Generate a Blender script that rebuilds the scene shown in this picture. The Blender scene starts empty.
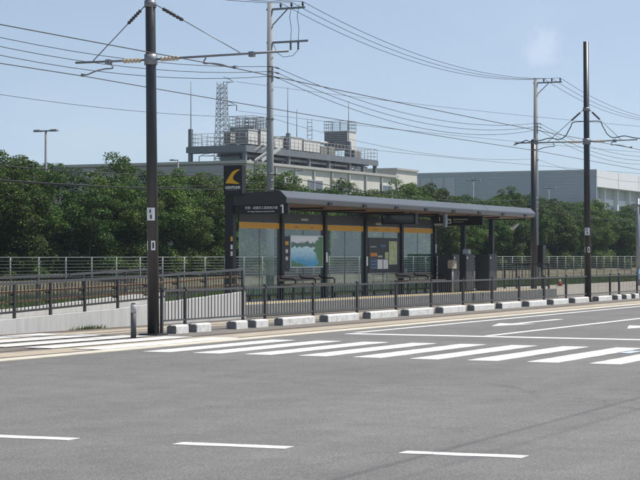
import bpy, math, random
from mathutils import Vector, Matrix
random.seed(7)
scene = bpy.context.scene
COL = scene.collection
R = math.radians

# ------------------------------------------------------------------ camera
# world axes: X runs along the tram line (away, to the right), Y across it (away, to the left)
YAW = math.atan2(870, 1800)
cam_d = bpy.data.cameras.new('camera')
cam = bpy.data.objects.new('camera', cam_d)
COL.objects.link(cam)
cam.location = (0, 0, 1.5)
cam.rotation_euler = (R(90) + math.atan(15.5/1800), 0, YAW - R(90))
cam_d.sensor_width = 36
cam_d.lens = 1800/640*36
cam_d.clip_start = 0.1
cam_d.clip_end = 6000
scene.camera = cam

# ------------------------------------------------------------------ sky, sun, exposure
SUN_EL = R(61)
SX, SY = 0.70, -0.714
world = bpy.data.worlds.new('World')
scene.world = world
world.use_nodes = True
nt = world.node_tree
nt.nodes.clear()
w_out = nt.nodes.new('ShaderNodeOutputWorld')
w_bg = nt.nodes.new('ShaderNodeBackground')
w_sky = nt.nodes.new('ShaderNodeTexSky')
w_sky.sky_type = 'NISHITA'
w_sky.sun_disc = False
w_sky.sun_elevation = SUN_EL
w_sky.sun_rotation = math.atan2(SX, SY)
w_sky.air_density = 1.0
w_sky.dust_density = 0.5
w_sky.ozone_density = 2.2
w_bg.inputs['Strength'].default_value = 0.087
# thin, faint summer cloud wisps all over the sky
CLOUD = (0.9410, 0.3192, 0.1125)
w_tc = nt.nodes.new('ShaderNodeTexCoord')
w_map = nt.nodes.new('ShaderNodeMapping')
w_map.inputs['Scale'].default_value = (9, 9, 22)
w_map.inputs['Location'].default_value = (0.3, 1.7, 0.2)
w_n = nt.nodes.new('ShaderNodeTexNoise')
w_n.inputs['Scale'].default_value = 1.0
w_n.inputs['Detail'].default_value = 6
w_r = nt.nodes.new('ShaderNodeMapRange')
w_r.inputs['From Min'].default_value = 0.47
w_r.inputs['From Max'].default_value = 0.85
w_r.inputs['To Max'].default_value = 0.14
w_mix = nt.nodes.new('ShaderNodeMix')
w_mix.data_type = 'RGBA'
w_mix.inputs['B'].default_value = (7.5, 7.8, 8.2, 1)
L = nt.links.new
L(w_tc.outputs['Generated'], w_map.inputs['Vector'])
L(w_map.outputs['Vector'], w_n.inputs['Vector'])
L(w_n.outputs['Fac'], w_r.inputs['Value'])
L(w_r.outputs['Result'], w_mix.inputs['Factor'])
w_add = nt.nodes.new('ShaderNodeVectorMath'); w_add.operation = 'ADD'; w_add.inputs[1].default_value = (0, 0, 0.07)
w_nrm = nt.nodes.new('ShaderNodeVectorMath'); w_nrm.operation = 'NORMALIZE'
L(w_tc.outputs['Generated'], w_add.inputs[0]); L(w_add.outputs[0], w_nrm.inputs[0]); L(w_nrm.outputs[0], w_sky.inputs['Vector'])
# one small pale cloud puff above the far mast
w_sub = nt.nodes.new('ShaderNodeVectorMath'); w_sub.operation = 'SUBTRACT'; w_sub.inputs[1].default_value = CLOUD
w_len = nt.nodes.new('ShaderNodeVectorMath'); w_len.operation = 'LENGTH'
w_n2 = nt.nodes.new('ShaderNodeTexNoise'); w_n2.inputs['Scale'].default_value = 110; w_n2.inputs['Detail'].default_value = 6
w_ma = nt.nodes.new('ShaderNodeMath'); w_ma.operation = 'MULTIPLY_ADD'; w_ma.inputs[1].default_value = 0.024
w_r2 = nt.nodes.new('ShaderNodeMapRange'); w_r2.inputs['From Min'].default_value = 0.027; w_r2.inputs['From Max'].default_value = 0.013
w_r2.inputs['To Min'].default_value = 0.0; w_r2.inputs['To Max'].default_value = 0.2; w_r2.interpolation_type = 'SMOOTHSTEP'
w_mix2 = nt.nodes.new('ShaderNodeMix'); w_mix2.data_type = 'RGBA'; w_mix2.inputs['B'].default_value = (8.5, 8.6, 8.8, 1)
L(w_tc.outputs['Generated'], w_sub.inputs[0]); L(w_sub.outputs[0], w_len.inputs[0]); L(w_tc.outputs['Generated'], w_n2.inputs['Vector'])
L(w_n2.outputs['Fac'], w_ma.inputs[0]); L(w_len.outputs['Value'], w_ma.inputs[2]); L(w_ma.outputs[0], w_r2.inputs['Value'])
L(w_r2.outputs['Result'], w_mix2.inputs['Factor']); L(w_sky.outputs['Color'], w_mix2.inputs['A'])
L(w_mix2.outputs['Result'], w_mix.inputs['A'])
w_hs = nt.nodes.new('ShaderNodeHueSaturation'); w_hs.inputs['Saturation'].default_value = 0.78
L(w_mix.outputs['Result'], w_hs.inputs['Color']); L(w_hs.outputs['Color'], w_bg.inputs['Color'])
L(w_bg.outputs['Background'], w_out.inputs['Surface'])

sun_d = bpy.data.lights.new('sun', 'SUN')
sun_d.energy = 3.6
sun_d.angle = R(0.6)
sun_d.color = (1.0, 0.95, 0.87)
sun = bpy.data.objects.new('sun', sun_d)
COL.objects.link(sun)
sun_dir = Vector((SX*math.cos(SUN_EL), SY*math.cos(SUN_EL), math.sin(SUN_EL)))
sun.rotation_euler = sun_dir.to_track_quat('Z', 'Y').to_euler()
sun.location = (30, -20, 40)

scene.view_settings.view_transform = 'Standard'
scene.view_settings.look = 'None'
scene.view_settings.gamma = 1
scene.view_settings.use_curve_mapping = False
scene.view_settings.exposure = 0.62

# ------------------------------------------------------------------ materials
MATS = {}
def mat(name, col, rough=0.7, metal=0.0, var=0.12, scale=6.0, bump=0.0, bscale=40.0, spec=0.4, stretch=None, dirt=None, coord='Object'):
    """procedural material: base colour broken up by two noises, optional fine bump and vertical/other streaks"""
    if name in MATS: return MATS[name]
    m = bpy.data.materials.new(name); m.use_nodes = True
    n = m.node_tree.nodes; l = m.node_tree.links
    b = n['Principled BSDF']
    b.inputs['Roughness'].default_value = rough
    b.inputs['Metallic'].default_value = metal
    b.inputs['Specular IOR Level'].default_value = spec
    tc = n.new('ShaderNodeTexCoord')
    mp = n.new('ShaderNodeMapping')
    if stretch: mp.inputs['Scale'].default_value = stretch
    l.new(tc.outputs[coord], mp.inputs['Vector'])
    no = n.new('ShaderNodeTexNoise'); no.inputs['Scale'].default_value = scale; no.inputs['Detail'].default_value = 6
    no.inputs['Roughness'].default_value = 0.65
    l.new(mp.outputs['Vector'], no.inputs['Vector'])
    cr = n.new('ShaderNodeMapRange')
    cr.inputs['From Min'].default_value = 0.3; cr.inputs['From Max'].default_value = 0.7
    cr.inputs['To Min'].default_value = 1-var; cr.inputs['To Max'].default_value = 1+var
    l.new(no.outputs['Fac'], cr.inputs['Value'])
    vm = n.new('ShaderNodeVectorMath'); vm.operation = 'SCALE'
    vm.inputs[0].default_value = col[:3]
    l.new(cr.outputs['Result'], vm.inputs['Scale'])
    last = vm.outputs['Vector']
    if dirt:
        dcol, dscale, lo, hi, amt = dirt
        dn = n.new('ShaderNodeTexNoise'); dn.inputs['Scale'].default_value = dscale; dn.inputs['Detail'].default_value = 8
        dn.inputs['Roughness'].default_value = 0.7
        l.new(mp.outputs['Vector'], dn.inputs['Vector'])
        dr = n.new('ShaderNodeMapRange'); dr.inputs['From Min'].default_value = lo; dr.inputs['From Max'].default_value = hi
        dr.inputs['To Max'].default_value = amt
        l.new(dn.outputs['Fac'], dr.inputs['Value'])
        mx = n.new('ShaderNodeMix'); mx.data_type = 'RGBA'
        mx.inputs['B'].default_value = (*dcol, 1)
        l.new(dr.outputs['Result'], mx.inputs['Factor']); l.new(last, mx.inputs['A'])
        last = mx.outputs['Result']
    l.new(last, b.inputs['Base Color'])
    if bump:
        bn = n.new('ShaderNodeTexNoise'); bn.inputs['Scale'].default_value = bscale; bn.inputs['Detail'].default_value = 4
        l.new(tc.outputs[coord], bn.inputs['Vector'])
        bu = n.new('ShaderNodeBump'); bu.inputs['Strength'].default_value = bump; bu.inputs['Distance'].default_value = 0.02
        l.new(bn.outputs['Fac'], bu.inputs['Height']); l.new(bu.outputs['Normal'], b.inputs['Normal'])
    MATS[name] = m
    return m

def leaf_mat(name, dark, light, trans=0.3):
    m = bpy.data.materials.new(name); m.use_nodes = True
    n = m.node_tree.nodes; l = m.node_tree.links
    b = n['Principled BSDF']; out = n['Material Output']
    b.inputs['Roughness'].default_value = 0.55; b.inputs['Specular IOR Level'].default_value = 0.3
    ge = n.new('ShaderNodeNewGeometry')
    oi = n.new('ShaderNodeObjectInfo')
    mx = n.new('ShaderNodeMix'); mx.data_type = 'RGBA'
    mx.inputs['A'].default_value = (*dark, 1); mx.inputs['B'].default_value = (*light, 1)
    pw = n.new('ShaderNodeMath'); pw.operation = 'POWER'; pw.inputs[1].default_value = 1.5
    l.new(ge.outputs['Random Per Island'], pw.inputs[0]); l.new(pw.outputs[0], mx.inputs['Factor'])
    hs = n.new('ShaderNodeHueSaturation')
    mr = n.new('ShaderNodeMapRange'); mr.inputs['To Min'].default_value = 0.485; mr.inputs['To Max'].default_value = 0.525
    l.new(oi.outputs['Random'], mr.inputs['Value']); l.new(mr.outputs['Result'], hs.inputs['Hue'])
    mv = n.new('ShaderNodeMapRange'); mv.inputs['To Min'].default_value = 0.72; mv.inputs['To Max'].default_value = 1.3
    ml = n.new('ShaderNodeMath'); ml.operation = 'FRACT'
    mm = n.new('ShaderNodeMath'); mm.operation = 'MULTIPLY'; mm.inputs[1].default_value = 7.13
    l.new(oi.outputs['Random'], mm.inputs[0]); l.new(mm.outputs[0], ml.inputs[0]); l.new(ml.outputs[0], mv.inputs['Value'])
    l.new(mv.outputs['Result'], hs.inputs['Value'])
    l.new(mx.outputs['Result'], hs.inputs['Color'])
    l.new(hs.outputs['Color'], b.inputs['Base Color'])
    tr = n.new('ShaderNodeBsdfTranslucent')
    l.new(hs.outputs['Color'], tr.inputs['Color'])
    ms = n.new('ShaderNodeMixShader'); ms.inputs[0].default_value = trans
    l.new(b.outputs[0], ms.inputs[1]); l.new(tr.outputs[0], ms.inputs[2]); l.new(ms.outputs[0], out.inputs['Surface'])
    MATS[name] = m
    return m

def glass_mat(name, tint, dust=0.07, dcol=(0.6, 0.65, 0.65), ior=1.5):
    m = bpy.data.materials.new(name); m.use_nodes = True
    n = m.node_tree.nodes; l = m.node_tree.links
    n.remove(n['Principled BSDF']); out = n['Material Output']
    t = n.new('ShaderNodeBsdfTransparent'); t.inputs[0].default_value = (*tint, 1)
    g = n.new('ShaderNodeBsdfGlossy'); g.inputs['Roughness'].default_value = 0.03
    lw = n.new('ShaderNodeLayerWeight'); lw.inputs['Blend'].default_value = 0.5
    pw = n.new('ShaderNodeMath'); pw.operation = 'POWER'; pw.inputs[1].default_value = 5
    l.new(lw.outputs['Facing'], pw.inputs[0])
    f = n.new('ShaderNodeMath'); f.operation = 'MULTIPLY_ADD'; f.inputs[1].default_value = 0.95; f.inputs[2].default_value = 0.045
    l.new(pw.outputs[0], f.inputs[0])
    m1 = n.new('ShaderNodeMixShader')
    l.new(f.outputs[0], m1.inputs[0]); l.new(t.outputs[0], m1.inputs[1]); l.new(g.outputs[0], m1.inputs[2])
    d = n.new('ShaderNodeBsdfDiffuse'); d.inputs[0].default_value = (*dcol, 1)
    no = n.new('ShaderNodeTexNoise'); no.inputs['Scale'].default_value = 3.0
    mr = n.new('ShaderNodeMapRange'); mr.inputs['To Min'].default_value = dust*0.5; mr.inputs['To Max'].default_value = dust*1.5
    l.new(no.outputs['Fac'], mr.inputs['Value'])
    m2 = n.new('ShaderNodeMixShader')
    l.new(mr.outputs['Result'], m2.inputs[0]); l.new(m1.outputs[0], m2.inputs[1]); l.new(d.outputs[0], m2.inputs[2])
    l.new(m2.outputs[0], out.inputs['Surface'])
    MATS[name] = m
    return m

def asphalt_mat():
    """weathered asphalt: aggregate speckle, broad tyre-polished bands along the lanes, patches, hairline cracks"""
    m = bpy.data.materials.new('asphalt'); m.use_nodes = True
    n = m.node_tree.nodes; l = m.node_tree.links
    b = n['Principled BSDF']; b.inputs['Roughness'].default_value = 0.82; b.inputs['Specular IOR Level'].default_value = 0.35
    tc = n.new('ShaderNodeTexCoord')
    def noise(scale, detail, stretch=None):
        mp = n.new('ShaderNodeMapping')
        if stretch: mp.inputs['Scale'].default_value = stretch
        l.new(tc.outputs['Object'], mp.inputs['Vector'])
        x = n.new('ShaderNodeTexNoise'); x.inputs['Scale'].default_value = scale; x.inputs['Detail'].default_value = detail
        x.inputs['Roughness'].default_value = 0.7
        l.new(mp.outputs['Vector'], x.inputs['Vector']); return x
    def rng(x, a, c, lo, hi):
        r = n.new('ShaderNodeMapRange'); r.inputs['From Min'].default_value = a; r.inputs['From Max'].default_value = c
        r.inputs['To Min'].default_value = lo; r.inputs['To Max'].default_value = hi
        l.new(x.outputs[0], r.inputs['Value']); return r
    def mul(a, c):
        q = n.new('ShaderNodeMath'); q.operation = 'MULTIPLY'
        l.new(a.outputs[0], q.inputs[0]); l.new(c.outputs[0], q.inputs[1]); return q
    speck = mul(rng(noise(60, 2), 0.34, 0.66, 0.58, 1.42), rng(noise(24, 3), 0.34, 0.66, 0.86, 1.14))
    mid = mul(rng(noise(2.2, 6), 0.3, 0.7, 0.88, 1.12), rng(noise(7, 5), 0.60, 0.74, 1.0, 0.80))
    band = rng(noise(0.9, 4, (0.10, 1.0, 1)), 0.35, 0.65, 0.93, 1.07)
    band2 = rng(noise(0.35, 5, (1.0, 0.12, 1)), 0.35, 0.65, 0.90, 1.08)
    vo = n.new('ShaderNodeTexVoronoi'); vo.feature = 'DISTANCE_TO_EDGE'; vo.inputs['Scale'].default_value = 0.16
    wn = noise(0.8, 5)
    va = n.new('ShaderNodeVectorMath'); va.operation = 'MULTIPLY_ADD'
    va.inputs[1].default_value = (2.5, 2.5, 0)
    l.new(wn.outputs['Color'], va.inputs[0]); l.new(tc.outputs['Object'], va.inputs[2]); l.new(va.outputs[0], vo.inputs['Vector'])
    crack = rng(vo, 0.0, 0.0035, 0.72, 1.0)
    f = mul(mul(mul(speck, mid), mul(band, band2)), crack)
    vs = n.new('ShaderNodeVectorMath'); vs.operation = 'SCALE'; vs.inputs[0].default_value = ASPHALT
    l.new(f.outputs[0], vs.inputs['Scale']); l.new(vs.outputs['Vector'], b.inputs['Base Color'])
    bu = n.new('ShaderNodeBump'); bu.inputs['Strength'].default_value = 0.35; bu.inputs['Distance'].default_value = 0.008
    l.new(noise(90, 3).outputs['Fac'], bu.inputs['Height']); l.new(bu.outputs['Normal'], b.inputs['Normal'])
    MATS['asphalt'] = m
    return m

def paint_mat(name, col, wear=0.55):
    """road paint, greyed by tyres and worn through to the asphalt in specks and patches"""
    m = mat(name, col, 0.65, var=0.10, scale=1.6, dirt=((0.17, 0.165, 0.16), 26, 0.50, 0.70, wear))
    return m

ASPHALT = (0.150, 0.145, 0.139)
asphalt_mat()
paint_mat('white_paint', (0.70, 0.70, 0.685))
paint_mat('worn_paint', (0.64, 0.63, 0.60), 0.6)
paint_mat('faded_blue_paint', (0.48, 0.56, 0.66), 0.8)
mat('track_asphalt', (0.165, 0.148, 0.128), 0.9, var=0.18, scale=1.5, bump=0.3, dirt=((0.09, 0.085, 0.08), 5, 0.5, 0.7, 0.6))
mat('tan_concrete', (0.37, 0.32, 0.245), 0.9, var=0.14, scale=1.2, bump=0.15, dirt=((0.22, 0.18, 0.13), 3, 0.5, 0.7, 0.5))
mat('cream_concrete', (0.56, 0.52, 0.43), 0.9, var=0.10, scale=1.5, dirt=((0.3, 0.27, 0.22), 4, 0.52, 0.72, 0.5))
mat('rail_steel', (0.22, 0.17, 0.13), 0.4, 0.7, var=0.2, scale=2)
mat('pale_concrete', (0.51, 0.51, 0.495), 0.9, var=0.09, scale=1.5, bump=0.1, stretch=(3, 3, 0.35), dirt=((0.30, 0.30, 0.30), 1.6, 0.5, 0.75, 0.6))
mat('white_concrete', (0.68, 0.68, 0.655), 0.9, var=0.10, scale=5, bump=0.2, dirt=((0.25, 0.24, 0.22), 7, 0.48, 0.72, 0.7), coord='Object')
mat('bollard_grey', (0.085, 0.087, 0.092), 0.6, 0.0, var=0.12, scale=5)
mat('bollard_band', (0.34, 0.34, 0.34), 0.5, 0.0, var=0.1, scale=5)
mat('dark_concrete', (0.20, 0.20, 0.195), 0.9, var=0.2, scale=8, bump=0.2)
mat('paving', (0.37, 0.335, 0.28), 0.9, var=0.12, scale=2, dirt=((0.2, 0.19, 0.17), 3, 0.5, 0.7, 0.4))
mat('tactile_yellow', (0.48, 0.35, 0.12), 0.8, var=0.15, scale=6)
mat('dark_metal', (0.016, 0.016, 0.018), 0.5, 0.0, var=0.2, scale=3, spec=0.35)
mat('mast_metal', (0.020, 0.020, 0.022), 0.38, 0.0, var=0.2, scale=3, spec=0.55)
mat('rail_metal', (0.085, 0.085, 0.085), 0.38, 0.2, var=0.12, scale=3)
mat('fence_metal', (0.038, 0.036, 0.035), 0.42, 0.1, var=0.15, scale=3, spec=0.6)
mat('grey_metal', (0.22, 0.23, 0.25), 0.45, 0.3, var=0.12, scale=3, dirt=((0.13, 0.12, 0.11), 3, 0.55, 0.75, 0.4))
mat('galvanised', (0.40, 0.42, 0.43), 0.5, 0.35, var=0.12, scale=6)
mat('roof_metal', (0.115, 0.125, 0.138), 0.36, 0.3, var=0.08, scale=1.2, stretch=(0.3, 1, 1), dirt=((0.13, 0.13, 0.13), 1.5, 0.52, 0.75, 0.4))
mat('roof_dark', (0.028, 0.029, 0.032), 0.45, 0.0, var=0.15, scale=2)
mat('soffit_wood', (0.15, 0.075, 0.04), 0.6, 0.0, var=0.3, scale=4, stretch=(0.2, 5, 1))
mat('bench_wood', (0.24, 0.18, 0.135), 0.7, 0.0, var=0.3, scale=5, stretch=(0.4, 6, 6))
mat('handrail_brown', (0.23, 0.135, 0.06), 0.5, 0.0, var=0.12, scale=4)
mat('sign_dark', (0.017, 0.018, 0.021), 0.45, 0.0, var=0.1, scale=3, spec=0.3)
mat('panel_dark', (0.040, 0.040, 0.042), 0.5, 0.0, var=0.12, scale=3)
mat('letter_white', (0.75, 0.76, 0.76), 0.6, 0.0, var=0.03)
mat('yellow_stripe', (0.66, 0.33, 0.012), 0.5, 0.0, var=0.05, scale=3)
mat('logo_yellow', (0.70, 0.37, 0.012), 0.5, 0.0, var=0.03)
mat('print_sky', (0.62, 0.70, 0.74), 0.4, var=0.1, scale=3)
mat('print_water', (0.16, 0.42, 0.58), 0.4, var=0.35, scale=3, stretch=(1, 1, 4))
mat('print_shine', (0.46, 0.68, 0.78), 0.4, var=0.2, scale=5)
mat('print_tree', (0.035, 0.085, 0.05), 0.4, var=0.6, scale=14)
mat('print_hill', (0.09, 0.15, 0.15), 0.4, var=0.4, scale=10)
mat('paper_white', (0.72, 0.72, 0.72), 0.8, var=0.06, scale=20)
mat('paper_map', (0.50, 0.53, 0.30), 0.8, var=0.3, scale=9)
mat('print_orange', (0.62, 0.24, 0.06), 0.7, var=0.08)
mat('print_blue', (0.12, 0.17, 0.28), 0.7, var=0.2, scale=12)
mat('insulator', (0.52, 0.45, 0.36), 0.3, 0.0, var=0.1)
mat('insulator_dark', (0.07, 0.06, 0.06), 0.3, 0.0, var=0.1)
mat('cable', (0.022, 0.022, 0.024), 0.7, 0.0, var=0.1)
mat('contact_copper', (0.08, 0.07, 0.065), 0.5, 0.5, var=0.1)
mat('pole_concrete', (0.29, 0.30, 0.305), 0.8, 0.0, var=0.10, scale=3, stretch=(2, 2, 0.3))
mat('cone_red', (0.38, 0.05, 0.03), 0.6, 0.0, var=0.1)
mat('ground_grass', (0.075, 0.105, 0.035), 1.0, var=0.4, scale=0.8, bump=0.5, dirt=((0.16, 0.125, 0.08), 0.35, 0.45, 0.65, 0.8))
mat('soil', (0.105, 0.092, 0.058), 1.0, var=0.35, scale=1.5, bump=0.5, bscale=8)
mat('bark', (0.09, 0.07, 0.05), 0.95, var=0.35, scale=6, bump=0.5, stretch=(3, 3, 0.5))
leaf_mat('leaf', (0.011, 0.027, 0.007), (0.105, 0.20, 0.024))
leaf_mat('leaf_pale', (0.020, 0.048, 0.009), (0.16, 0.25, 0.032))
leaf_mat('grass_blade', (0.06, 0.10, 0.025), (0.16, 0.20, 0.07))
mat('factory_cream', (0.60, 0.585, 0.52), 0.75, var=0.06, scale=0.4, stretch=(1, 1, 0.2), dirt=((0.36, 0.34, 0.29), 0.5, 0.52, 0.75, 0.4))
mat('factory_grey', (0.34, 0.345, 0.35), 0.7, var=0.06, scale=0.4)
mat('factory_trim', (0.42, 0.41, 0.38), 0.7, var=0.08, scale=1)
mat('steel_grey', (0.17, 0.185, 0.20), 0.6, 0.1, var=0.15, scale=1)
mat('steel_pale', (0.48, 0.49, 0.49), 0.6, 0.1, var=0.1, scale=1)
mat('mesh_metal', (0.29, 0.30, 0.30), 0.6, 0.1, var=0.15, scale=1)
mat('louver', (0.24, 0.225, 0.20), 0.6, 0.1, var=0.15, scale=1)
mat('unit_white', (0.66, 0.65, 0.61), 0.6, var=0.06, scale=1)
mat('warehouse_blue', (0.36, 0.405, 0.44), 0.6, 0.0, var=0.05, scale=0.3)
mat('warehouse_white', (0.70, 0.72, 0.73), 0.6, 0.0, var=0.04, scale=0.3)
mat('warehouse_grey', (0.44, 0.47, 0.49), 0.6, 0.0, var=0.05, scale=0.3)
mat('window_dark', (0.07, 0.085, 0.095), 0.15, 0.0, var=0.2, scale=1, spec=0.8)
mat('door_brown', (0.16, 0.12, 0.11), 0.7, var=0.1, scale=1)
mat('sign_blue', (0.18, 0.34, 0.52), 0.5, var=0.1, scale=3)
glass_mat('shelter_glass', (0.90, 0.955, 0.965), 0.055, (0.52, 0.68, 0.76))

def river_print():
    # printed landscape: pale sky, dark far bank, blue river, trees on the right and along the near bank
    m = bpy.data.materials.new('river_print'); m.use_nodes = True
    n = m.node_tree.nodes; l = m.node_tree.links; b = n['Principled BSDF']; b.inputs['Roughness'].default_value = 0.35
    tc = n.new('ShaderNodeTexCoord'); sp = n.new('ShaderNodeSeparateXYZ'); l.new(tc.outputs['Generated'], sp.inputs[0])
    def noise(sc):
        q = n.new('ShaderNodeTexNoise'); q.inputs['Scale'].default_value = sc; q.inputs['Detail'].default_value = 6
        l.new(tc.outputs['Generated'], q.inputs['Vector']); return q.outputs['Fac']
    def mth(op, a, c):
        q = n.new('ShaderNodeMath'); q.operation = op
        for k, z in ((0, a), (1, c)):
            if isinstance(z, (int, float)): q.inputs[k].default_value = z
            else: l.new(z, q.inputs[k])
        return q.outputs[0]
    def mix(f, a, c):
        q = n.new('ShaderNodeMix'); q.data_type = 'RGBA'; l.new(f, q.inputs['Factor'])
        for k, z in (('A', a), ('B', c)):
            if isinstance(z, tuple): q.inputs[k].default_value = (*z, 1)
            else: l.new(z, q.inputs[k])
        return q.outputs['Result']
    def step(v, a, c):
        q = n.new('ShaderNodeMapRange'); q.inputs['From Min'].default_value = a; q.inputs['From Max'].default_value = c; l.new(v, q.inputs['Value']); return q.outputs[0]
    X, Z = sp.outputs['X'], sp.outputs['Z']
    nz = noise(7); n2 = noise(22)
    water = mix(step(mth('ADD', mth('SUBTRACT', Z, 0.25), mth('MULTIPLY', nz, 0.4)), 0.1, 0.55), (0.03, 0.36, 0.60), (0.62, 0.86, 0.92))
    tree = mix(n2, (0.01, 0.06, 0.02), (0.12, 0.34, 0.10))
    hill = mix(n2, (0.02, 0.08, 0.06), (0.10, 0.24, 0.16))
    wob = mth('MULTIPLY', mth('SUBTRACT', nz, 0.5), 0.35)
    c = mix(step(mth('ADD', Z, wob), 0.62, 0.64), water, hill)
    c = mix(step(mth('ADD', Z, mth('MULTIPLY', wob, 0.9)), 0.79, 0.82), c, (0.80, 0.84, 0.86))
    side = mth('ADD', mth('ADD', X, mth('MULTIPLY', mth('ABSOLUTE', mth('SUBTRACT', Z, 0.55), 0), -0.35)), wob)
    c = mix(step(side, 0.70, 0.73), c, tree)
    low = mth('ADD', mth('SUBTRACT', mth('MULTIPLY', mth('ABSOLUTE', mth('SUBTRACT', X, 0.55), 0), 0.45), Z), wob)
    c = mix(step(low, 0.02, 0.05), c, tree)
    l.new(c, b.inputs['Base Color']); MATS['river_print'] = m
river_print()

# ------------------------------------------------------------------ helpers
def V3(p): return Vector(p)

class MB:
    """collects boxes, bars, tubes and prisms in world coordinates; build() links them as ONE mesh object"""
    def __init__(s): s.v = []; s.f = []; s.smooth = set()
    def box(s, x0, x1, y0, y1, z0, z1):
        i = len(s.v)
        s.v += [(x0, y0, z0), (x1, y0, z0), (x1, y1, z0), (x0, y1, z0), (x0, y0, z1), (x1, y0, z1), (x1, y1, z1), (x0, y1, z1)]
        s.f += [(i, i+3, i+2, i+1), (i+4, i+5, i+6, i+7), (i, i+1, i+5, i+4), (i+1, i+2, i+6, i+5), (i+2, i+3, i+7, i+6), (i+3, i, i+4, i+7)]
        return s
    def bevel_box(s, x0, x1, y0, y1, z0, z1, b):
        """box whose top edges are chamfered by b"""
        i = len(s.v)
        s.v += [(x0, y0, z0), (x1, y0, z0), (x1, y1, z0), (x0, y1, z0),
                (x0, y0, z1-b), (x1, y0, z1-b), (x1, y1, z1-b), (x0, y1, z1-b),
                (x0+b, y0+b, z1), (x1-b, y0+b, z1), (x1-b, y1-b, z1), (x0+b, y1-b, z1)]
        s.f += [(i, i+3, i+2, i+1), (i+8, i+9, i+10, i+11)]
        for a in (0, 4):
            for k in range(4):
                k2 = (k+1) % 4
                s.f.append((i+a+k, i+a+k2, i+a+4+k2, i+a+4+k))
        return s
    def tube(s, p, q, r, r2=None, n=8, cap=True, smooth=True):
        p, q = V3(p), V3(q); r2 = r if r2 is None else r2
        d = (q-p).normalized(); a = d.orthogonal().normalized(); b = d.cross(a)
        i = len(s.v)
        for c, rr in ((p, r), (q, r2)):
            for k in range(n):
                t = 2*math.pi*k/n
                s.v.append(tuple(c + (a*math.cos(t)+b*math.sin(t))*rr))
        for k in range(n):
            k2 = (k+1) % n
            if smooth: s.smooth.add(len(s.f))
            s.f.append((i+k, i+k2, i+n+k2, i+n+k))
        if cap:
            s.f.append(tuple(i+n-1-k for k in range(n))); s.f.append(tuple(i+n+k for k in range(n)))
        return s
    def path(s, pts, r, n=6):
        """one continuous tube through the points"""
        pts = [V3(p) for p in pts]
        i0 = len(s.v)
        for j, p in enumerate(pts):
            d = (pts[min(j+1, len(pts)-1)] - pts[max(j-1, 0)]).normalized()
            a = d.cross(Vector((0.13, 0.05, 1))).normalized() if abs(d.z) < 0.98 else d.cross(Vector((1, 0, 0))).normalized()
            b = d.cross(a)
            for k in range(n):
                t = 2*math.pi*k/n
                s.v.append(tuple(p + (a*math.cos(t)+b*math.sin(t))*r))
        for j in range(len(pts)-1):
            for k in range(n):
                k2 = (k+1) % n
                s.smooth.add(len(s.f))
                s.f.append((i0+j*n+k, i0+(j+1)*n+k, i0+(j+1)*n+k2, i0+j*n+k2))
        e = i0+(len(pts)-1)*n
        s.f.append(tuple(i0+k for k in range(n))); s.f.append(tuple(e+n-1-k for k in range(n)))
        return s
    def bar(s, p, q, w, h):
        """rectangular bar from p to q: w across (horizontal), h high"""
        p, q = V3(p), V3(q); d = (q-p).normalized()
        a = Vector((0, 0, 1)).cross(d)
        a = a.normalized() if a.length > 1e-4 else Vector((1, 0, 0))
        b = d.cross(a).normalized()
        i = len(s.v)
        for c in (p, q):
            for (x, y) in ((-1, -1), (1, -1), (1, 1), (-1, 1)):
                s.v.append(tuple(c + a*(x*w/2) + b*(y*h/2)))
        s.f += [(i, i+1, i+2, i+3), (i+7, i+6, i+5, i+4)]
        for k in range(4):
            k2 = (k+1) % 4
            s.f.append((i+k, i+4+k, i+4+k2, i+k2))
        return s
    def prism_x(s, prof, x0, x1):
        """profile in (y, z) extruded along x"""
        i = len(s.v); n = len(prof)
        for x in (x0, x1):
            for (y, z) in prof: s.v.append((x, y, z))
        for k in range(n):
            k2 = (k+1) % n
            s.f.append((i+k, i+n+k, i+n+k2, i+k2))
        s.f.append(tuple(i+k for k in range(n))); s.f.append(tuple(i+2*n-1-k for k in range(n)))
        return s
    def prism_y(s, prof, y0, y1):
        """profile in (x, z) extruded along y"""
        i = len(s.v); n = len(prof)
        for y in (y0, y1):
            for (x, z) in prof: s.v.append((x, y, z))
        for k in range(n):
            k2 = (k+1) % n
            s.f.append((i+k2, i+n+k2, i+n+k, i+k))
        s.f.append(tuple(i+n-1-k for k in range(n))); s.f.append(tuple(i+n+k for k in range(n)))
        return s
    def prism_z(s, prof, z0, z1):
        i = len(s.v); n = len(prof)
        for z in (z0, z1):
            for (x, y) in prof: s.v.append((x, y, z))
        for k in range(n):
            k2 = (k+1) % n
            s.f.append((i+k, i+k2, i+n+k2, i+n+k))
        s.f.append(tuple(i+n-1-k for k in range(n))); s.f.append(tuple(i+n+k for k in range(n)))
        return s
    def mesh(s, name, off=(0, 0, 0)):
        me = bpy.data.meshes.new(name)
        o = off
        me.from_pydata([(a-o[0], b-o[1], c-o[2]) for a, b, c in s.v], [], s.f)
        for k in s.smooth: me.polygons[k].use_smooth = True
        me.update()
        return me
    def build(s, name, m, parent=None, origin=None):
        pw = wloc(parent) if parent else Vector((0, 0, 0))
        o = Vector(origin) if origin else (pw.copy() if parent else s.base())
        ob = bpy.data.objects.new(name, s.mesh(name, o))
        ob.data.materials.append(MATS[m])
        COL.objects.link(ob)
        ob.parent = parent
        ob.location = o - pw
        return ob
    def base(s):
        xs = [p[0] for p in s.v]; ys = [p[1] for p in s.v]; zs = [p[2] for p in s.v]
        return Vector(((min(xs)+max(xs))/2, (min(ys)+max(ys))/2, min(zs)))

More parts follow.
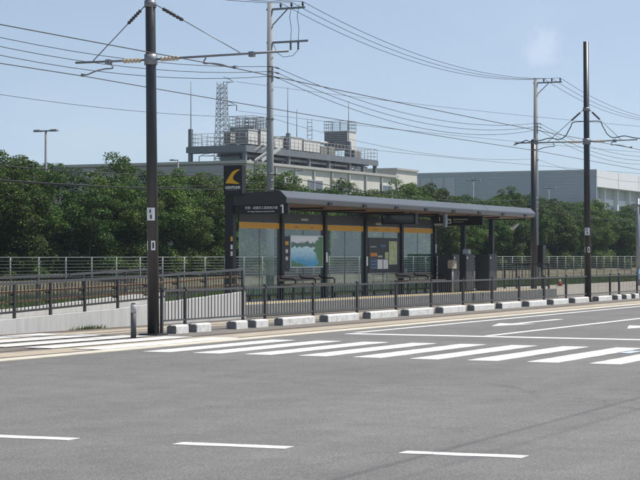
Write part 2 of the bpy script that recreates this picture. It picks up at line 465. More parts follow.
def wloc(o):
    p = Vector((0, 0, 0))
    while o: p = p + o.location; o = o.parent
    return p
def tag(o, label=None, cat=None, group=None, kind=None):
    if label: o['label'] = label
    if cat: o['category'] = cat
    if group: o['group'] = group
    if kind: o['kind'] = kind
    return o
def thing(name, loc, label, cat, group=None):
    o = bpy.data.objects.new(name, None); COL.objects.link(o); o.location = loc; o.empty_display_size = 0.2
    return tag(o, label, cat, group)
def part(name, mesh, parent, wpos):
    ob = bpy.data.objects.new(name, mesh); COL.objects.link(ob); ob.parent = parent
    ob.location = Vector(wpos) - wloc(parent); return ob
def copy_tree(o, parent=None):
    c = o.copy(); COL.objects.link(c); c.parent = parent
    for ch in list(o.children): copy_tree(ch, c)
    return c
def struct(name, mb, m, parent=None):
    o = mb.build(name, m, parent)
    if not parent: o['kind'] = 'structure'
    return o
def unit_mesh(name, mb, m):
    me = mb.mesh(name); me.materials.append(MATS[m]); return me
def text(name, body, size, m, parent, wpos, rot, align='LEFT', extrude=0.002, bold=0.0):
    """lettering as mesh"""
    cu = bpy.data.curves.new(name, 'FONT'); cu.body = body; cu.size = size; cu.align_x = align; cu.align_y = 'CENTER'
    cu.extrude = extrude; cu.offset = bold; cu.resolution_u = 3
    t = bpy.data.objects.new(name, cu); COL.objects.link(t)
    bpy.context.view_layer.update()
    me = bpy.data.meshes.new_from_object(t.evaluated_get(bpy.context.evaluated_depsgraph_get()))
    bpy.data.objects.remove(t); bpy.data.curves.remove(cu)
    me.materials.clear(); me.materials.append(MATS[m])
    ob = part(name, me, parent, wpos); ob.rotation_euler = rot
    return ob
FACE_X = (R(90), 0, R(-90))      # lettering on a face that looks towards -X
FACE_Y = (R(90), 0, 0)           # lettering on a face that looks towards -Y
def interp(tab, x):
    for (a, ya), (b, yb) in zip(tab, tab[1:]):
        if x <= b: return ya + (yb-ya)*(max(x, a)-a)/(b-a)
    return tab[-1][1]

# ------------------------------------------------------------------ ground, road, track bed
struct('ground', MB().box(-900, 1800, -900, 1800, -0.5, -0.03), 'ground_grass')
road = struct('road', MB().box(-120, 700, -70, 15.1, -0.3, 0.0), 'asphalt')
struct('side_road', MB().box(-2, 23, 20.55, 160, -0.3, -0.004), 'asphalt')
tb = struct('track_bed', MB().box(-120, 700, 15.12, 20.5, -0.3, 0.0), 'track_asphalt')
def strip(name, y0, y1, z, m, parent, x0=-120, x1=700):
    return MB().box(x0, x1, y0, y1, -0.02, z).build(name, m, parent)
strip('concrete_edging', 15.13, 15.46, 0.012, 'cream_concrete', tb)
strip('concrete_strip', 15.66, 16.36, 0.006, 'tan_concrete', tb)
strip('concrete_strip', 18.62, 18.9, 0.006, 'tan_concrete', tb)
strip('concrete_strip', 19.02, 19.55, 0.006, 'tan_concrete', tb)
for y in (15.56, 16.62, 18.96, 20.02):
    strip('rail', y-0.035, y+0.035, 0.010, 'rail_steel', tb)
# path behind the tracks on the right
struct('path', MB().box(62.2, 400, 20.52, 28.2, -0.3, 0.05), 'paving')
struct('soil_bank', MB().prism_x([(37.4, -0.1), (37.4, 0.03), (39.2, 0.55), (60, 0.6), (60, -0.1)], 30, 420), 'soil')

# painted markings lie 4 mm above the asphalt, each one a part of the road
PZ = 0.004
def ragged(pts, j=0.011):
    # painted outline with slightly uneven edges
    out = []
    for (a, b) in zip(pts, pts[1:]+pts[:1]):
        d = math.dist(a, b); n = max(1, min(60, int(d/0.22)))
        for k in range(n):
            t = k/n; e = 0 if k == 0 else random.uniform(-j, j)
            nx, ny = -(b[1]-a[1])/d, (b[0]-a[0])/d
            out.append((a[0]+(b[0]-a[0])*t+nx*e, a[1]+(b[1]-a[1])*t+ny*e))
    return out
def mark(name, pts, m='white_paint'):
    o = MB().prism_z(ragged(pts), 0.001, PZ).build(name, m, road)
    return o
def rect(x0, x1, y0, y1, j=0.0):
    r = lambda: random.uniform(-j, j)
    return [(x0+r(), y0+r()), (x1+r(), y0+r()), (x1+r(), y1+r()), (x0+r(), y1+r())]
for k in range(18):                                  # zebra crossing
    y = 14.72 - k*0.9
    mark('crosswalk_stripe', rect(24.1, 28.5, y-0.45, y, 0.012))
for k in range(5):                                   # the crossing goes on over the tracks
    y = 19.75 - k*0.93
    o = MB().prism_z(ragged(rect(24.1, 28.6, y-0.56, y, 0.012)), 0.0125, 0.0165).build('crosswalk_stripe', 'worn_paint', tb)
mark('faded_blue_mark', rect(26.8, 27.5, 7.70, 7.88), 'faded_blue_paint').location.z += 0.004
mark('stop_line', rect(31.1, 31.5, -1.0, 14.55))
mark('edge_line', rect(31.8, 500, 14.52, 14.67))
mark('edge_line', rect(-120, 4, 14.52, 14.67))
mark('lane_line', rect(31.55, 500, 11.72, 11.87))
mark('lane_line', rect(31.55, 500, 8.75, 8.9))
def arrow(x, y):
    mark('direction_arrow', [(x, y), (x+1.6, y-0.42), (x+1.5, y-0.09), (x+4.6, y-0.09), (x+4.6, y+0.09), (x+1.5, y+0.09), (x+1.6, y+0.42)])
arrow(36.0, 13.35); arrow(36.0, 10.4)
for k in range(-4, 7):                               # guide dashes through the junction
    y0 = 7.28 - k*1.87
    x = 12.45 + (7.28-y0)*0.10
    mark('guide_dash', [(x-0.09, y0), (x-0.09+0.09, y0-0.95), (x+0.09+0.09, y0-0.95), (x+0.09, y0)])

# ------------------------------------------------------------------ platform and ramp
pf = struct('platform', MB().box(37.95, 62.0, 20.55, 23.3, -0.3, 0.30), 'paving')
MB().box(37.97, 61.98, 20.50, 20.64, 0.02, 0.304).build('platform_edge', 'dark_concrete', pf)
MB().box(38.2, 61.6, 21.05, 21.36, 0.29, 0.306).build('tactile_strip', 'tactile_yellow', pf)

WALL = [(21.5, 0.10), (27.9, 0.27), (32.2, 0.38), (37.95, 0.64)]
rp = thing('access_ramp', (30, 21.3, 0), 'pale concrete ramp with low side walls climbing to the tram platform', 'ramp')
def ramp_wall(y0, y1, dz, x1):
    prof = [(21.5, -0.2)] + [(x, interp(WALL, x)+dz) for x in (21.5, 27.9, 32.2, x1)] + [(x1, -0.2)]
    prof = prof[::-1]
    return MB().prism_y(prof[::-1], y0, y1)
ramp_wall(20.28, 20.46, 0, 37.9).build('side_wall', 'pale_concrete', rp)
ramp_wall(22.5, 22.68, 0.0, 37.9).build('side_wall', 'pale_concrete', rp)
MB().prism_y([(21.6, -0.2), (21.6, 0.0), (37.93, 0.298), (37.93, -0.2)], 20.47, 22.49).build('ramp_floor', 'paving', rp)

RT = [(21.5, 0.88), (27.9, 0.98), (33.8, 1.08), (37.95, 1.20)]
picket_cache = {}
def picket_mesh(h, w=0.014):
    k = (round(h, 2), w)
    if k not in picket_cache:
        picket_cache[k] = unit_mesh('picket', MB().box(-w/2, w/2, -w/2, w/2, 0, h), 'fence_metal')
    return picket_cache[k]
def ramp_railing(y, posts, dz, inner, label):
    t = thing('ramp_railing', (posts[0], y, interp(WALL, posts[0])), label, 'railing', 'ramp railings')
    top = lambda x: interp(RT, x)+dz
    bot = lambda x: interp(WALL, x)+dz
    x0, x1 = posts[0], posts[-1]
    xs = [x0] + [x for x in (27.9, 33.8) if x0 < x < x1] + [x1]
    MB_top = MB(); MB_bot = MB()
    for a, b in zip(xs, xs[1:]):
        MB_top.bar((a-0.02, y, top(a)-0.03), (b+0.02, y, top(b)-0.03), 0.06, 0.05)
        MB_bot.bar((a, y, bot(a)+0.12), (b, y, bot(b)+0.12), 0.03, 0.04)
    MB_top.build('top_rail', 'rail_metal', t); MB_bot.build('bottom_rail', 'fence_metal', t)
    for x in posts:
        MB().box(x-0.025, x+0.025, y-0.025, y+0.025, bot(x)-0.08, top(x)-0.055).build('post', 'fence_metal', t)
    yy = y + 0.12*inner
    for h in ((0.20, 0.385) if inner > 0 else ()):                          # two brown handrails on the ramp side
        m = MB(); m.path([(x, yy, top(x)-h) for x in xs], 0.024, 8); hr = m.build('handrail', 'handrail_brown', t)
        for x in posts: MB().bar((x, y, top(x)-h-0.045), (x, yy, top(x)-h-0.045), 0.05, 0.035).build('bracket', 'dark_metal', hr)
    x = x0 + 0.125
    while x < x1-0.05:
        if min(abs(x-p) for p in posts) > 0.06:
            part('picket', picket_mesh(round(top(x)-0.06-bot(x)-0.12, 1)), t, (x, y, bot(x)+0.12))
        x += 0.125
    return t
ramp_railing(20.37, [23.6, 24.85, 26.1, 27.35, 28.63, 29.85, 31.08, 32.34, 33.6, 34.85, 36.1, 37.3, 37.88], 0.0, 1, 'dark picket railing with brown handrails on the front ramp wall')
ramp_railing(22.59, [23.6, 25.4, 27.2, 29.0, 30.8, 32.6, 34.4, 36.2, 37.85], 0.02, -1, 'dark picket railing without handrails on the rear ramp wall')

wd = MB()
for k in range(170):
    x = random.gauss(30.9, 0.28); y = 20.2 - abs(random.gauss(0, 0.05)); h = random.uniform(0.03, 0.11); a = random.uniform(0, 6.28)
    dx, dy = math.cos(a)*0.012, math.sin(a)*0.012; lx, ly = random.uniform(-0.06, 0.06), random.uniform(-0.06, 0.02)
    i = len(wd.v); wd.v += [(x-dx, y-dy, 0), (x+dx, y+dy, 0), (x+lx, y+ly, h)]; wd.f.append((i, i+1, i+2))
tag(wd.build('weeds', 'grass_blade'), 'tuft of dry weeds at the foot of the ramp wall', 'weeds', kind='stuff')

# ------------------------------------------------------------------ guard fence between the tracks
FY = 17.6
gf = thing('guard_fence', (29.5, FY, 0), 'long dark picket guard fence standing on white concrete blocks between the tram tracks', 'fence')
posts = [29.5, 30.38, 32.76, 33.74, 36.06, 38.41, 40.71, 42.98, 45.25, 47.48, 49.74, 51.99, 54.12]
posts2 = [58.87, 59.94, 62.16] + [62.16+2.25*k for k in range(1, 14)]
pm = unit_mesh('post', MB().box(-0.025, 0.025, -0.025, 0.025, 0, 0.88).box(-0.028, 0.028, -0.028, 0.028, 0.88, 0.893), 'fence_metal')
n_pick = 0
rest = MB()
for run in (posts, posts2, [54.12, 56.2], [56.62, 58.87]):
    a, b = run[0], run[-1]
    if len(run) > 2:
        for x in run: part('post', pm, gf, (x, FY, 0))
    MB().box(a-0.02, b+0.02, FY-0.025, FY+0.025, 0.805, 0.845).build('top_rail', 'rail_metal', gf)
    MB().box(a-0.02, b+0.02, FY-0.02, FY+0.02, 0.24, 0.272).build('bottom_rail', 'rail_metal', gf)
for p, q in list(zip(posts, posts[1:])) + [(54.12, 56.2), (56.62, 58.87)] + list(zip(posts2, posts2[1:])):
    n = max(1, round((q-p)/0.13))
    for k in range(1, n):
        x = p + (q-p)*k/n
        if n_pick < 296:
            part('picket', picket_mesh(0.535, 0.013), gf, (x, FY, 0.272)); n_pick += 1
        else: rest.box(x-0.008, x+0.008, FY-0.008, FY+0.008, 0.272, 0.802)
tag(rest.build('pickets', 'fence_metal', gf), kind='stuff')
# white concrete blocks that carry the fence
def block(x0, x1, kind=0):
    m = MB(); j = lambda: random.uniform(-0.012, 0.012)
    m.bevel_box(x0, x1, FY-0.13+j(), FY+0.10+j(), -0.02, 0.165+j()*.5, 0.03)
    fb = m.build('footing_block', 'white_concrete', gf)
    e = MB(); e.prism_x([(FY-0.113, -0.02), (FY-0.113, 0.13), (FY-0.09, 0.152), (FY+0.06, 0.152), (FY+0.083, 0.13), (FY+0.083, -0.02)], x0-0.012, x0+0.02); e.build('dark_end', 'dark_concrete', fb)  # thin cap in a darker grey over the block's -X end
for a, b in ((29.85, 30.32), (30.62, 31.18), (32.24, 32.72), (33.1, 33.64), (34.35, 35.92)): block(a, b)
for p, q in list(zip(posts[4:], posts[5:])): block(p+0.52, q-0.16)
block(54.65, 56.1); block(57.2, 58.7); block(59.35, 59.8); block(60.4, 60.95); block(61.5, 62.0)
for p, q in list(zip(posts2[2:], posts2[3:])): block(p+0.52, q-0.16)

# ------------------------------------------------------------------ catenary masts
def curve(pts, n=5):
    # smooth path through the points
    P = [V3(p) for p in pts]; P = [P[0]*2-P[1]] + P + [P[-1]*2-P[-2]]; out = []
    for i in range(1, len(P)-2):
        for k in range(n):
            t = k/n; a, b, c, d = P[i-1:i+3]
            out.append(0.5*((2*b) + (c-a)*t + (2*a-5*b+4*c-d)*t*t + (3*b-a-3*c+d)*t**3))
    return out + [P[-2]]
def ribbed(mb, p, q, r, n=5):
    p, q = V3(p), V3(q)
    mb.tube(p, q, r*0.5, n=8)
    for k in range(n):
        c = p.lerp(q, (k+0.5)/n); d = (q-p).normalized()*((q-p).length/n*0.28)
        mb.tube(c-d, c+d, r, r*0.8, n=10)
def mast(x, lean, h, vl, vr, label, cw_l, cw_r, stay_l, stay_r, jumpers):
    t = thing('catenary_mast', (x, FY, 0), label, 'mast', 'catenary masts')
    def mx(z): return FY + lean*z
    MB().box(x-0.2, x+0.2, FY-0.2, FY+0.2, -0.05, 0.03).build('base_plate', 'mast_metal', t)
    m = MB(); m.tube((x, mx(0.0), 0.0), (x, mx(h), h), 0.112, 0.088, n=20); m.build('pole', 'mast_metal', t)
    za = 5.2
    def arm(s, vend):
        y0 = mx(za)
        m = MB(); m.tube((x, y0, za), (x, vend, za+0.02), 0.022, n=8); a = m.build('arm', 'grey_metal', t)
        m = MB(); ribbed(m, (x, y0+s*0.22, za), (x, y0+s*0.62, za+0.004), 0.05); m.build('insulator', 'insulator', a)
        m = MB(); m.box(x-0.05, x+0.05, vend-s*0.75-0.05, vend-s*0.75+0.05, za-0.05, za+0.045); m.build('clamp', 'grey_metal', a)
    arm(1, vl); arm(-1, vr)
    m = MB(); m.tube((x, mx(za), za-0.10), (x, mx(za), za+0.10), 0.125, n=16); m.build('collar', 'grey_metal', t)
    m = MB(); m.tube((x, mx(6.25), 6.19), (x, mx(6.25), 6.31), 0.115, n=16); m.build('collar', 'grey_metal', t)
    for s, ve in ((1, stay_l), (-1, stay_r)):
        p = V3((x, mx(6.25)+s*0.09, 6.25)); q = V3((x, ve, za+0.04))
        m = MB(); m.tube(p, q, 0.010, n=6); st = m.build('stay_rod', 'grey_metal', t)
        m = MB(); a, b = p.lerp(q, 0.10), p.lerp(q, 0.34); ribbed(m, a, b, 0.038, 6); m.build('insulator', 'insulator_dark', st)
    for s, cw, ve in ((1, cw_l, vl), (-1, cw_r, vr)):
        y0 = cw - s*0.62
        pts = [(x, y0, za-0.02), (x, y0-s*0.05, za-0.12), (x, y0+s*0.12, za-0.13), (x, y0+s*0.32, za-0.16), (x, cw-s*0.1, za-0.22), (x, cw, 4.98)]
        m = MB(); m.path(curve(pts), 0.014, 6); sa = m.build('steady_arm', 'grey_metal', t)
        m = MB(); m.box(x-0.04, x+0.04, cw-0.025, cw+0.025, 4.945, 5.0); m.build('wire_clip', 'grey_metal', sa)
    if jumpers:
        for s, ve in ((1, stay_l), (-1, stay_r)):
            y0 = mx(5.9) + s*0.10
            pts = [(x, y0, 5.86)] + [(x, y0+s*(0.35+0.25*k/3), 5.84-0.14*k) for k in range(4)] + [(x, y0+s*(0.8+0.35*k), 5.30+0.05*math.sin(k*1.8)) for k in range(4)]
            if s < 0: pts += [(x, y0-1.55-0.5*math.sin(k/4*3.14/2), 5.30+0.33*math.sin(k/4*3.14)) for k in range(1, 5)]
            else: pts += [(x, y0+1.95+0.15*k, 5.30-0.05*k) for k in range(4)]
            m = MB(); m.path(curve(pts), 0.016, 6); m.build('jumper_cable', 'cable', t)
    # number plate and strap on the side that faces the road
    r = 0.106
    fx, fy = math.cos(R(235)), math.sin(R(235))
    def plate(z0, z1, a0, a1, rr, mm, name):
        m = MB(); n = 8; i = 0
        for k in range(n+1):
            a = R(a0+(a1-a0)*k/n)
            for z in (z0, z1): m.v.append((x+math.cos(a)*rr, mx(z)+math.sin(a)*rr, z))
        for k in range(n): m.f.append((2*k, 2*k+2, 2*k+3, 2*k+1))
        return m.build(name, mm, t)
    pl = plate(2.16, 2.40, 150, 235, 0.114, 'paper_white', 'number_plate')
    plate(2.19, 2.27, 190, 205, 0.116, 'sign_dark', 'print_mark'); plate(2.30, 2.37, 180, 200, 0.116, 'print_blue', 'print_mark')
    for a0 in (150, 196): plate(1.60, 1.78, a0, a0+12, 0.115, 'paper_white', 'strap')
    plate(1.60, 1.635, 196, 236, 0.115, 'paper_white', 'strap'); plate(1.745, 1.78, 196, 236, 0.115, 'paper_white', 'strap'); plate(1.6, 1.78, 226, 236, 0.115, 'paper_white', 'strap')
    return t
mast(29.2, 0.012, 8.4, 19.35, 14.75, 'tall black catenary mast nearest the camera beside the zebra crossing', 19.18, 15.85, 18.95, 15.75, False)
mast(56.4, 0.007, 8.45, 20.1, 15.95, 'tall black catenary mast beyond the shelter rising from the guard fence', 19.4, 16.15, 18.95, 16.5, True)

def wire(name, pts, r, m, label, cat, group=None, n=5):
    w = MB(); w.path(pts, r, n); return tag(w.build(name, m), label, cat, group)
def cat_pts(a, b, sag, n=18):
    a, b = V3(a), V3(b)
    return [a.lerp(b, k/n) - Vector((0, 0, sag*4*(k/n)*(1-k/n))) for k in range(n+1)]
wire('contact_wire', cat_pts((-20, 16.1, 4.98), (29.2, 15.85, 4.955), .06) + cat_pts((29.2, 15.85, 4.955), (56.4, 16.15, 4.955), .04)[1:] + cat_pts((56.4, 16.15, 4.955), (140, 16.0, 4.97), .2)[1:], 0.009, 'contact_copper', 'bare contact wire above the near tram track', 'wire', 'contact wires')
wire('contact_wire', cat_pts((-20, 19.3, 4.98), (29.2, 19.18, 4.955), .06) + cat_pts((29.2, 19.18, 4.955), (56.4, 19.4, 4.955), .04)[1:] + cat_pts((56.4, 19.4, 4.955), (140, 19.2, 4.97), .2)[1:], 0.009, 'contact_copper', 'bare contact wire above the far tram track by the platform', 'wire', 'contact wires')
# cables over the near side of the junction, whose shadows cross the road
for k, (y, z, g) in enumerate(((2.1, 8.6, 0.010), (1.4, 9.4, 0.006))):
    wire('road_cable', cat_pts((-30, y-0.6, z), (90, y+0.8, z), .7), g, 'cable', ('lower' if k == 0 else 'upper')+' overhead cable strung along the near side of the road', 'cable', 'near road cables')

# ------------------------------------------------------------------ bollard
bo = thing('bollard', (28.0, 17.3, 0), 'short grey bollard with a pale reflective band beside the black mast', 'bollard')
MB().tube((28.0, 17.3, 0), (28.0, 17.3, 0.46), 0.052, n=16).build('post', 'bollard_grey', bo)
MB().tube((28.0, 17.3, 0.46), (28.0, 17.3, 0.61), 0.054, n=16).build('reflective_band', 'bollard_band', bo)
MB().tube((28.0, 17.3, 0.61), (28.0, 17.3, 0.64), 0.052, 0.03, n=16).build('cap', 'bollard_grey', bo)

# ------------------------------------------------------------------ tram shelter
PY = 22.3
PX = [41.05, 43.68, 46.4, 49.2, 51.95, 54.68, 57.36, 60.1]
sh = thing('tram_shelter', (50.5, PY, 0.30), 'long open tram shelter with grey cantilever roof, dark posts and glazed back wall', 'shelter')
for i, x in enumerate(PX[1:]):
    m = MB(); m.box(x-0.07, x+0.07, PY-0.08, PY+0.08, 0.30, 2.788); p = m.build('post', 'dark_metal', sh)
    m = MB(); m.box(x-0.04, x+0.04, 21.0, PY-0.08, 2.755, 2.798); m.build('roof_bracket', 'dark_metal', p)
RX0, RX1 = 40.9, 60.3
prof = [(20.79, 2.835), (20.74, 2.86), (20.72, 2.97), (20.73, 2.995), (20.89, 3.15), (20.93, 3.165), (22.50, 3.08), (22.50, 2.82), (22.46, 2.815), (20.82, 2.832)]
rf = MB().prism_x(prof, RX0+0.02, RX1-0.02).build('roof', 'roof_metal', sh)
for x0, x1 in ((RX0, RX0+0.02), (RX1-0.02, RX1)):
    MB().prism_x([(20.78, 2.80), (20.75, 2.86), (20.73, 2.97), (20.74, 2.99), (20.90, 3.145), (20.93, 3.16), (22.50, 3.075), (22.50, 2.79)], x0, x1).build('end_fascia', 'roof_dark', rf)
MB().prism_x([(20.86, 2.80), (20.86, 2.8325), (22.44, 2.8145), (22.44, 2.79)], RX0+0.03, RX1-0.03).build('soffit', 'soffit_wood', rf)
for k in range(8):                                    # small dark downlights on the front lip
    x = 43.5 + k*2.25
    MB().box(x-0.11, x+0.11, 20.705, 20.80, 2.845, 2.92).build('roof_lamp', 'dark_metal', rf)
# back wall bays: dark header, yellow stripe, glass pane with a low frame rail
for i in range(5):
    a = PX[i]+ (0.10 if i else 0.22); b = PX[i+1]-0.09
    MB().box(a, b, PY-0.02, PY+0.02, 2.385, 2.655).build('header_panel', 'panel_dark', sh)
    pn = MB().box(a, b, PY-0.006, PY+0.006, 0.46, 2.383).build('glass_pane', 'shelter_glass', sh)
    MB().box(a+0.01, b-0.01, PY-0.012, PY-0.0075, 2.22, 2.375).build('yellow_stripe', 'yellow_stripe', pn)
    MB().box(a, b, PY-0.02, PY+0.02, 0.42, 0.458).build('bottom_frame', 'dark_metal', sh)
    MB().box(a, b, PY-0.022, PY+0.022, 2.735, 2.785).build('top_frame', 'dark_metal', sh)
    mid = (a+b)/2
    MB().box(mid-0.006, mid+0.006, PY-0.009, PY+0.009, 0.47, 2.21).build('pane_joint', 'panel_dark', pn)
    for f in (0.25, 0.75):
        x = a+(b-a)*f
        MB().box(x-0.03, x+0.03, PY-0.03, PY+0.03, 0.30, 0.421).build('pane_foot', 'dark_metal', sh)
for x, w in ((44.6, .3), (45.6, .22), (50.0, .35), (50.9, .22)):   # small print on the yellow stripe
    MB().box(x-w/2, x+w/2, PY-0.0145, PY-0.0122, 2.275, 2.30).build('stripe_print', 'bench_wood', sh)
# narrow stickers beside the river poster and on the posts
st = MB().box(43.80, 44.16, PY-0.03, PY-0.0135, 1.08, 2.02).build('instruction_strip', 'sign_dark', sh)
for z, mm, w in ((1.84, 'logo_yellow', .20), (1.62, 'paper_white', .14), (1.42, 'paper_white', .14), (1.2, 'panel_dark', .14)):
    MB().box(43.98-w/2, 43.98+w/2, PY-0.035, PY-0.0305, z-.05, z+.05).build('sticker', mm, st)
for x, z in ((46.4, 1.45), (49.2, 1.33), (54.68, 1.72)):
    MB().box(x-.05, x+.05, PY-0.095, PY-0.081, z-.14, z+.14).build('notice_sticker', 'paper_white', sh)
for x, z in ((45.1, 2.5), (50.2, 2.46)):
    MB().box(x-.22, x+.22, PY-0.028, PY-0.0205, z-.03, z+.03).build('header_print', 'factory_trim', sh)

# river poster on the first full bay
po = thing('river_poster', (45.25, PY-0.02, 1.16), 'framed poster of a blue river between dark trees on the shelter glass', 'poster')
MB().box(44.22, 46.28, PY-0.030, PY-0.0145, 1.16, 2.06).build('backing_board', 'print_sky', po)
MB().box(44.25, 46.25, PY-0.0325, PY-0.0305, 1.19, 2.03).build('river_print', 'river_print', po)

# notice board on the third full bay
nb = thing('notice_board', (50.6, PY-0.02, 1.0), 'dark notice board with a tall map, white timetables and an orange strip', 'notice board')
MB().box(49.42, 51.82, PY-0.034, PY-0.0145, 0.98, 2.04).build('board', 'sign_dark', nb)
def sheet(n, x0, x1, z0, z1, m): MB().box(x0, x1, PY-0.041, PY-0.0345, z0, z1).build(n, m, nb)
sheet('map_sheet', 50.95, 51.58, 1.22, 1.94, 'paper_map'); sheet('timetable', 50.08, 50.46, 1.09, 1.38, 'paper_white'); sheet('timetable', 50.52, 50.88, 1.09, 1.38, 'paper_white')
sheet('leaflet', 50.64, 50.90, 1.40, 1.60, 'paper_map'); sheet('orange_strip', 49.55, 50.05, 1.47, 1.58, 'print_orange'); sheet('blue_sheet', 49.56, 50.02, 1.1, 1.42, 'print_blue')
sheet('caption_strip', 50.1, 50.45, 1.44, 1.50, 'factory_trim'); sheet('caption_strip', 49.55, 50.0, 1.75, 1.78, 'factory_trim'); sheet('caption_strip', 50.3, 50.7, 1.76, 1.84, 'print_blue')
for z in (1.37, 1.27, 1.17): sheet('text_line', 49.62, 49.95, z, z+.02, 'letter_white')

# stop totem with the line's emblem
TX = 40.9
to = thing('stop_totem', (TX, 22.24, 0.30), 'tall black stop totem with yellow crescent emblem at the shelter end', 'sign')
MB().box(TX-0.01, TX+0.16, 22.26, 22.50, 0.28, 3.25).build('column', 'sign_dark', to)
hd = MB().box(TX-0.06, TX+0.14, 21.97, 22.51, 3.06, 3.83).build('head_panel', 'sign_dark', to)
EM = [(22.02, 3.72), (22.13, 3.715), (22.24, 3.67), (22.32, 3.58), (22.38, 3.49), (22.45, 3.385), (22.44, 3.365), (22.28, 3.36), (22.12, 3.345), (22.03, 3.35),
      (22.10, 3.385), (22.18, 3.425), (22.23, 3.47), (22.235, 3.52), (22.20, 3.58), (22.13, 3.65)]
m = MB(); m.prism_x(EM[::-1], TX-0.066, TX-0.0605); m.build('emblem', 'logo_yellow', hd)
text('lettering', 'LIGHTLINE', 0.09, 'letter_white', hd, (TX-0.062, 22.24, 3.255), FACE_X, 'CENTER', bold=0.003)
MB().box(TX-0.063, TX-0.0605, 22.06, 22.42, 3.19, 3.197).build('print_line', 'factory_trim', hd)
for z, mm in ((1.93, 'logo_yellow'), (1.72, 'paper_white'), (1.55, 'paper_white')):
    MB().box(TX-0.015, TX-0.0105, 22.27, 22.33, z-.06, z+.06).build('sticker', mm, to)

# destination sign hanging under the roof end
ds = thing('destination_sign', (TX+0.1, 21.35, 2.58), 'dark platform sign with white lettering and a big number 1', 'sign')
MB().box(TX+0.03, TX+0.13, 20.69, 22.25, 2.56, 2.83).build('sign_panel', 'sign_dark', ds)
text('lettering', '芳賀・高根沢工業団地方面', 0.079, 'letter_white', ds, (TX+0.027, 21.93, 2.72), FACE_X)
text('small_lettering', 'For Haga Takanezawa Industrial Park', 0.052, 'letter_white', ds, (TX+0.027, 21.85, 2.63), FACE_X, bold=0.0)
m = MB(); m.prism_x([(20.815, 2.58), (20.815, 2.815), (20.845, 2.815), (20.905, 2.775), (20.905, 2.745), (20.855, 2.765), (20.855, 2.58)], TX+0.023, TX+0.0295); m.build('number', 'letter_white', ds)

# departure display and direction sign, both hung from the soffit
dd = thing('departure_display', (50.2, 21.7, 2.5), 'black departure display box hanging under the middle of the shelter roof', 'display')
MB().box(50.1, 50.3, 21.02, 22.14, 2.45, 2.77).build('case', 'sign_dark', dd)
MB().box(50.09, 50.0995, 21.08, 22.08, 2.49, 2.73).build('screen', 'window_dark', dd)
for y in (21.2, 21.95): MB().box(50.17, 50.23, y-.03, y+.03, 2.76, 2.86).build('hanger', 'grey_metal', dd)
ns = thing('platform_number_sign', (52.3, 20.95, 2.5), 'small grey-framed hanging sign with number 1 beside the departure display', 'sign')
MB().box(52.25, 52.37, 20.98, 21.30, 2.42, 2.76).build('sign_panel', 'sign_dark', ns)
MB().box(52.22, 52.40, 20.90, 20.98, 2.38, 2.84).build('frame', 'grey_metal', ns)
text('number', '1', 0.2, 'letter_white', ns, (52.245, 21.1, 2.63), FACE_X, 'CENTER')
MB().box(52.244, 52.249, 21.0, 21.28, 2.43, 2.5).build('print_strip', 'factory_trim', ns)
gs = thing('direction_sign', (55.6, 21.7, 2.5), 'long dark hanging sign with arrow and pictogram near the ticket cabinets', 'sign')
MB().box(55.55, 55.65, 20.92, 22.42, 2.49, 2.80).build('sign_panel', 'sign_dark', gs)
def gmark(n, y0, y1, z0, z1, m='letter_white'): return MB().box(55.542, 55.549, y0, y1, z0, z1).build(n, m, gs)
pc = gmark('pictogram', 22.02, 22.17, 2.56, 2.71); MB().box(55.538, 55.5415, 22.06, 22.13, 2.585, 2.66).build('pictogram_print', 'sign_dark', pc)
m = MB(); m.prism_x([(22.30, 2.56), (22.24, 2.63), (22.285, 2.63), (22.285, 2.70), (22.315, 2.70), (22.315, 2.63), (22.36, 2.63)], 55.542, 55.549); m.build('arrow', 'letter_white', gs)
gmark('text_line', 21.45, 21.95, 2.67, 2.71, 'factory_trim'); gmark('text_line', 21.6, 21.95, 2.60, 2.62, 'factory_trim')
for y in (21.1, 22.2): MB().box(55.57, 55.63, y-.02, y+.02, 2.79, 2.85).build('hanger', 'grey_metal', gs)
cc = thing('roof_speaker', (60.0, 21.35, 2.5), 'small white horn speaker tilted under the right end of the roof', 'speaker')
m = MB(); m.tube((60.05, 21.30, 2.62), (59.8, 21.42, 2.44), 0.055, 0.075, n=12); m.build('horn', 'unit_white', cc)
MB().tube((60.05, 21.30, 2.6), (60.05, 21.30, 2.845), 0.015, n=6).build('stem', 'grey_metal', cc)

# benches
def bench(x0, x1, label):
    z = 0.30; t = thing('bench', ((x0+x1)/2, 21.85, z), label, 'bench', 'benches under the shelter roof')
    for k in range(4): MB().box(x0, x1, 21.62+k*0.105, 21.71+k*0.105, z+0.40, z+0.435).build('seat_slat', 'bench_wood', t)
    for k in range(2): MB().box(x0+.05, x1-.05, 22.06+0.03*k, 22.085+0.03*k, z+0.50+k*0.085, z+0.57+k*0.085).build('back_slat', 'bench_wood', t)
    n = 3
    for k in range(n):
        x = x0+0.12+(x1-x0-0.24)*k/(n-1)
        m = MB(); m.box(x-0.025, x+0.025, 21.66, 21.71, z, z+0.40).box(x-0.025, x+0.025, 21.98, 22.03, z, z+0.40).box(x-0.025, x+0.025, 21.66, 22.03, z+0.36, z+0.398); m.build('leg', 'dark_metal', t)
        m = MB(); m.path([(x, 21.63, z+0.44), (x, 21.62, z+0.53), (x, 21.68, z+0.57), (x, 21.9, z+0.57), (x, 22.04, z+0.58), (x, 22.11, z+0.66)], 0.022, 6); m.build('armrest', 'dark_metal', t)
bench(43.1, 45.8, 'wooden slat bench with dark armrests below the river poster')
bench(51.0, 54.1, 'wooden slat bench with dark armrests right of the notice board')

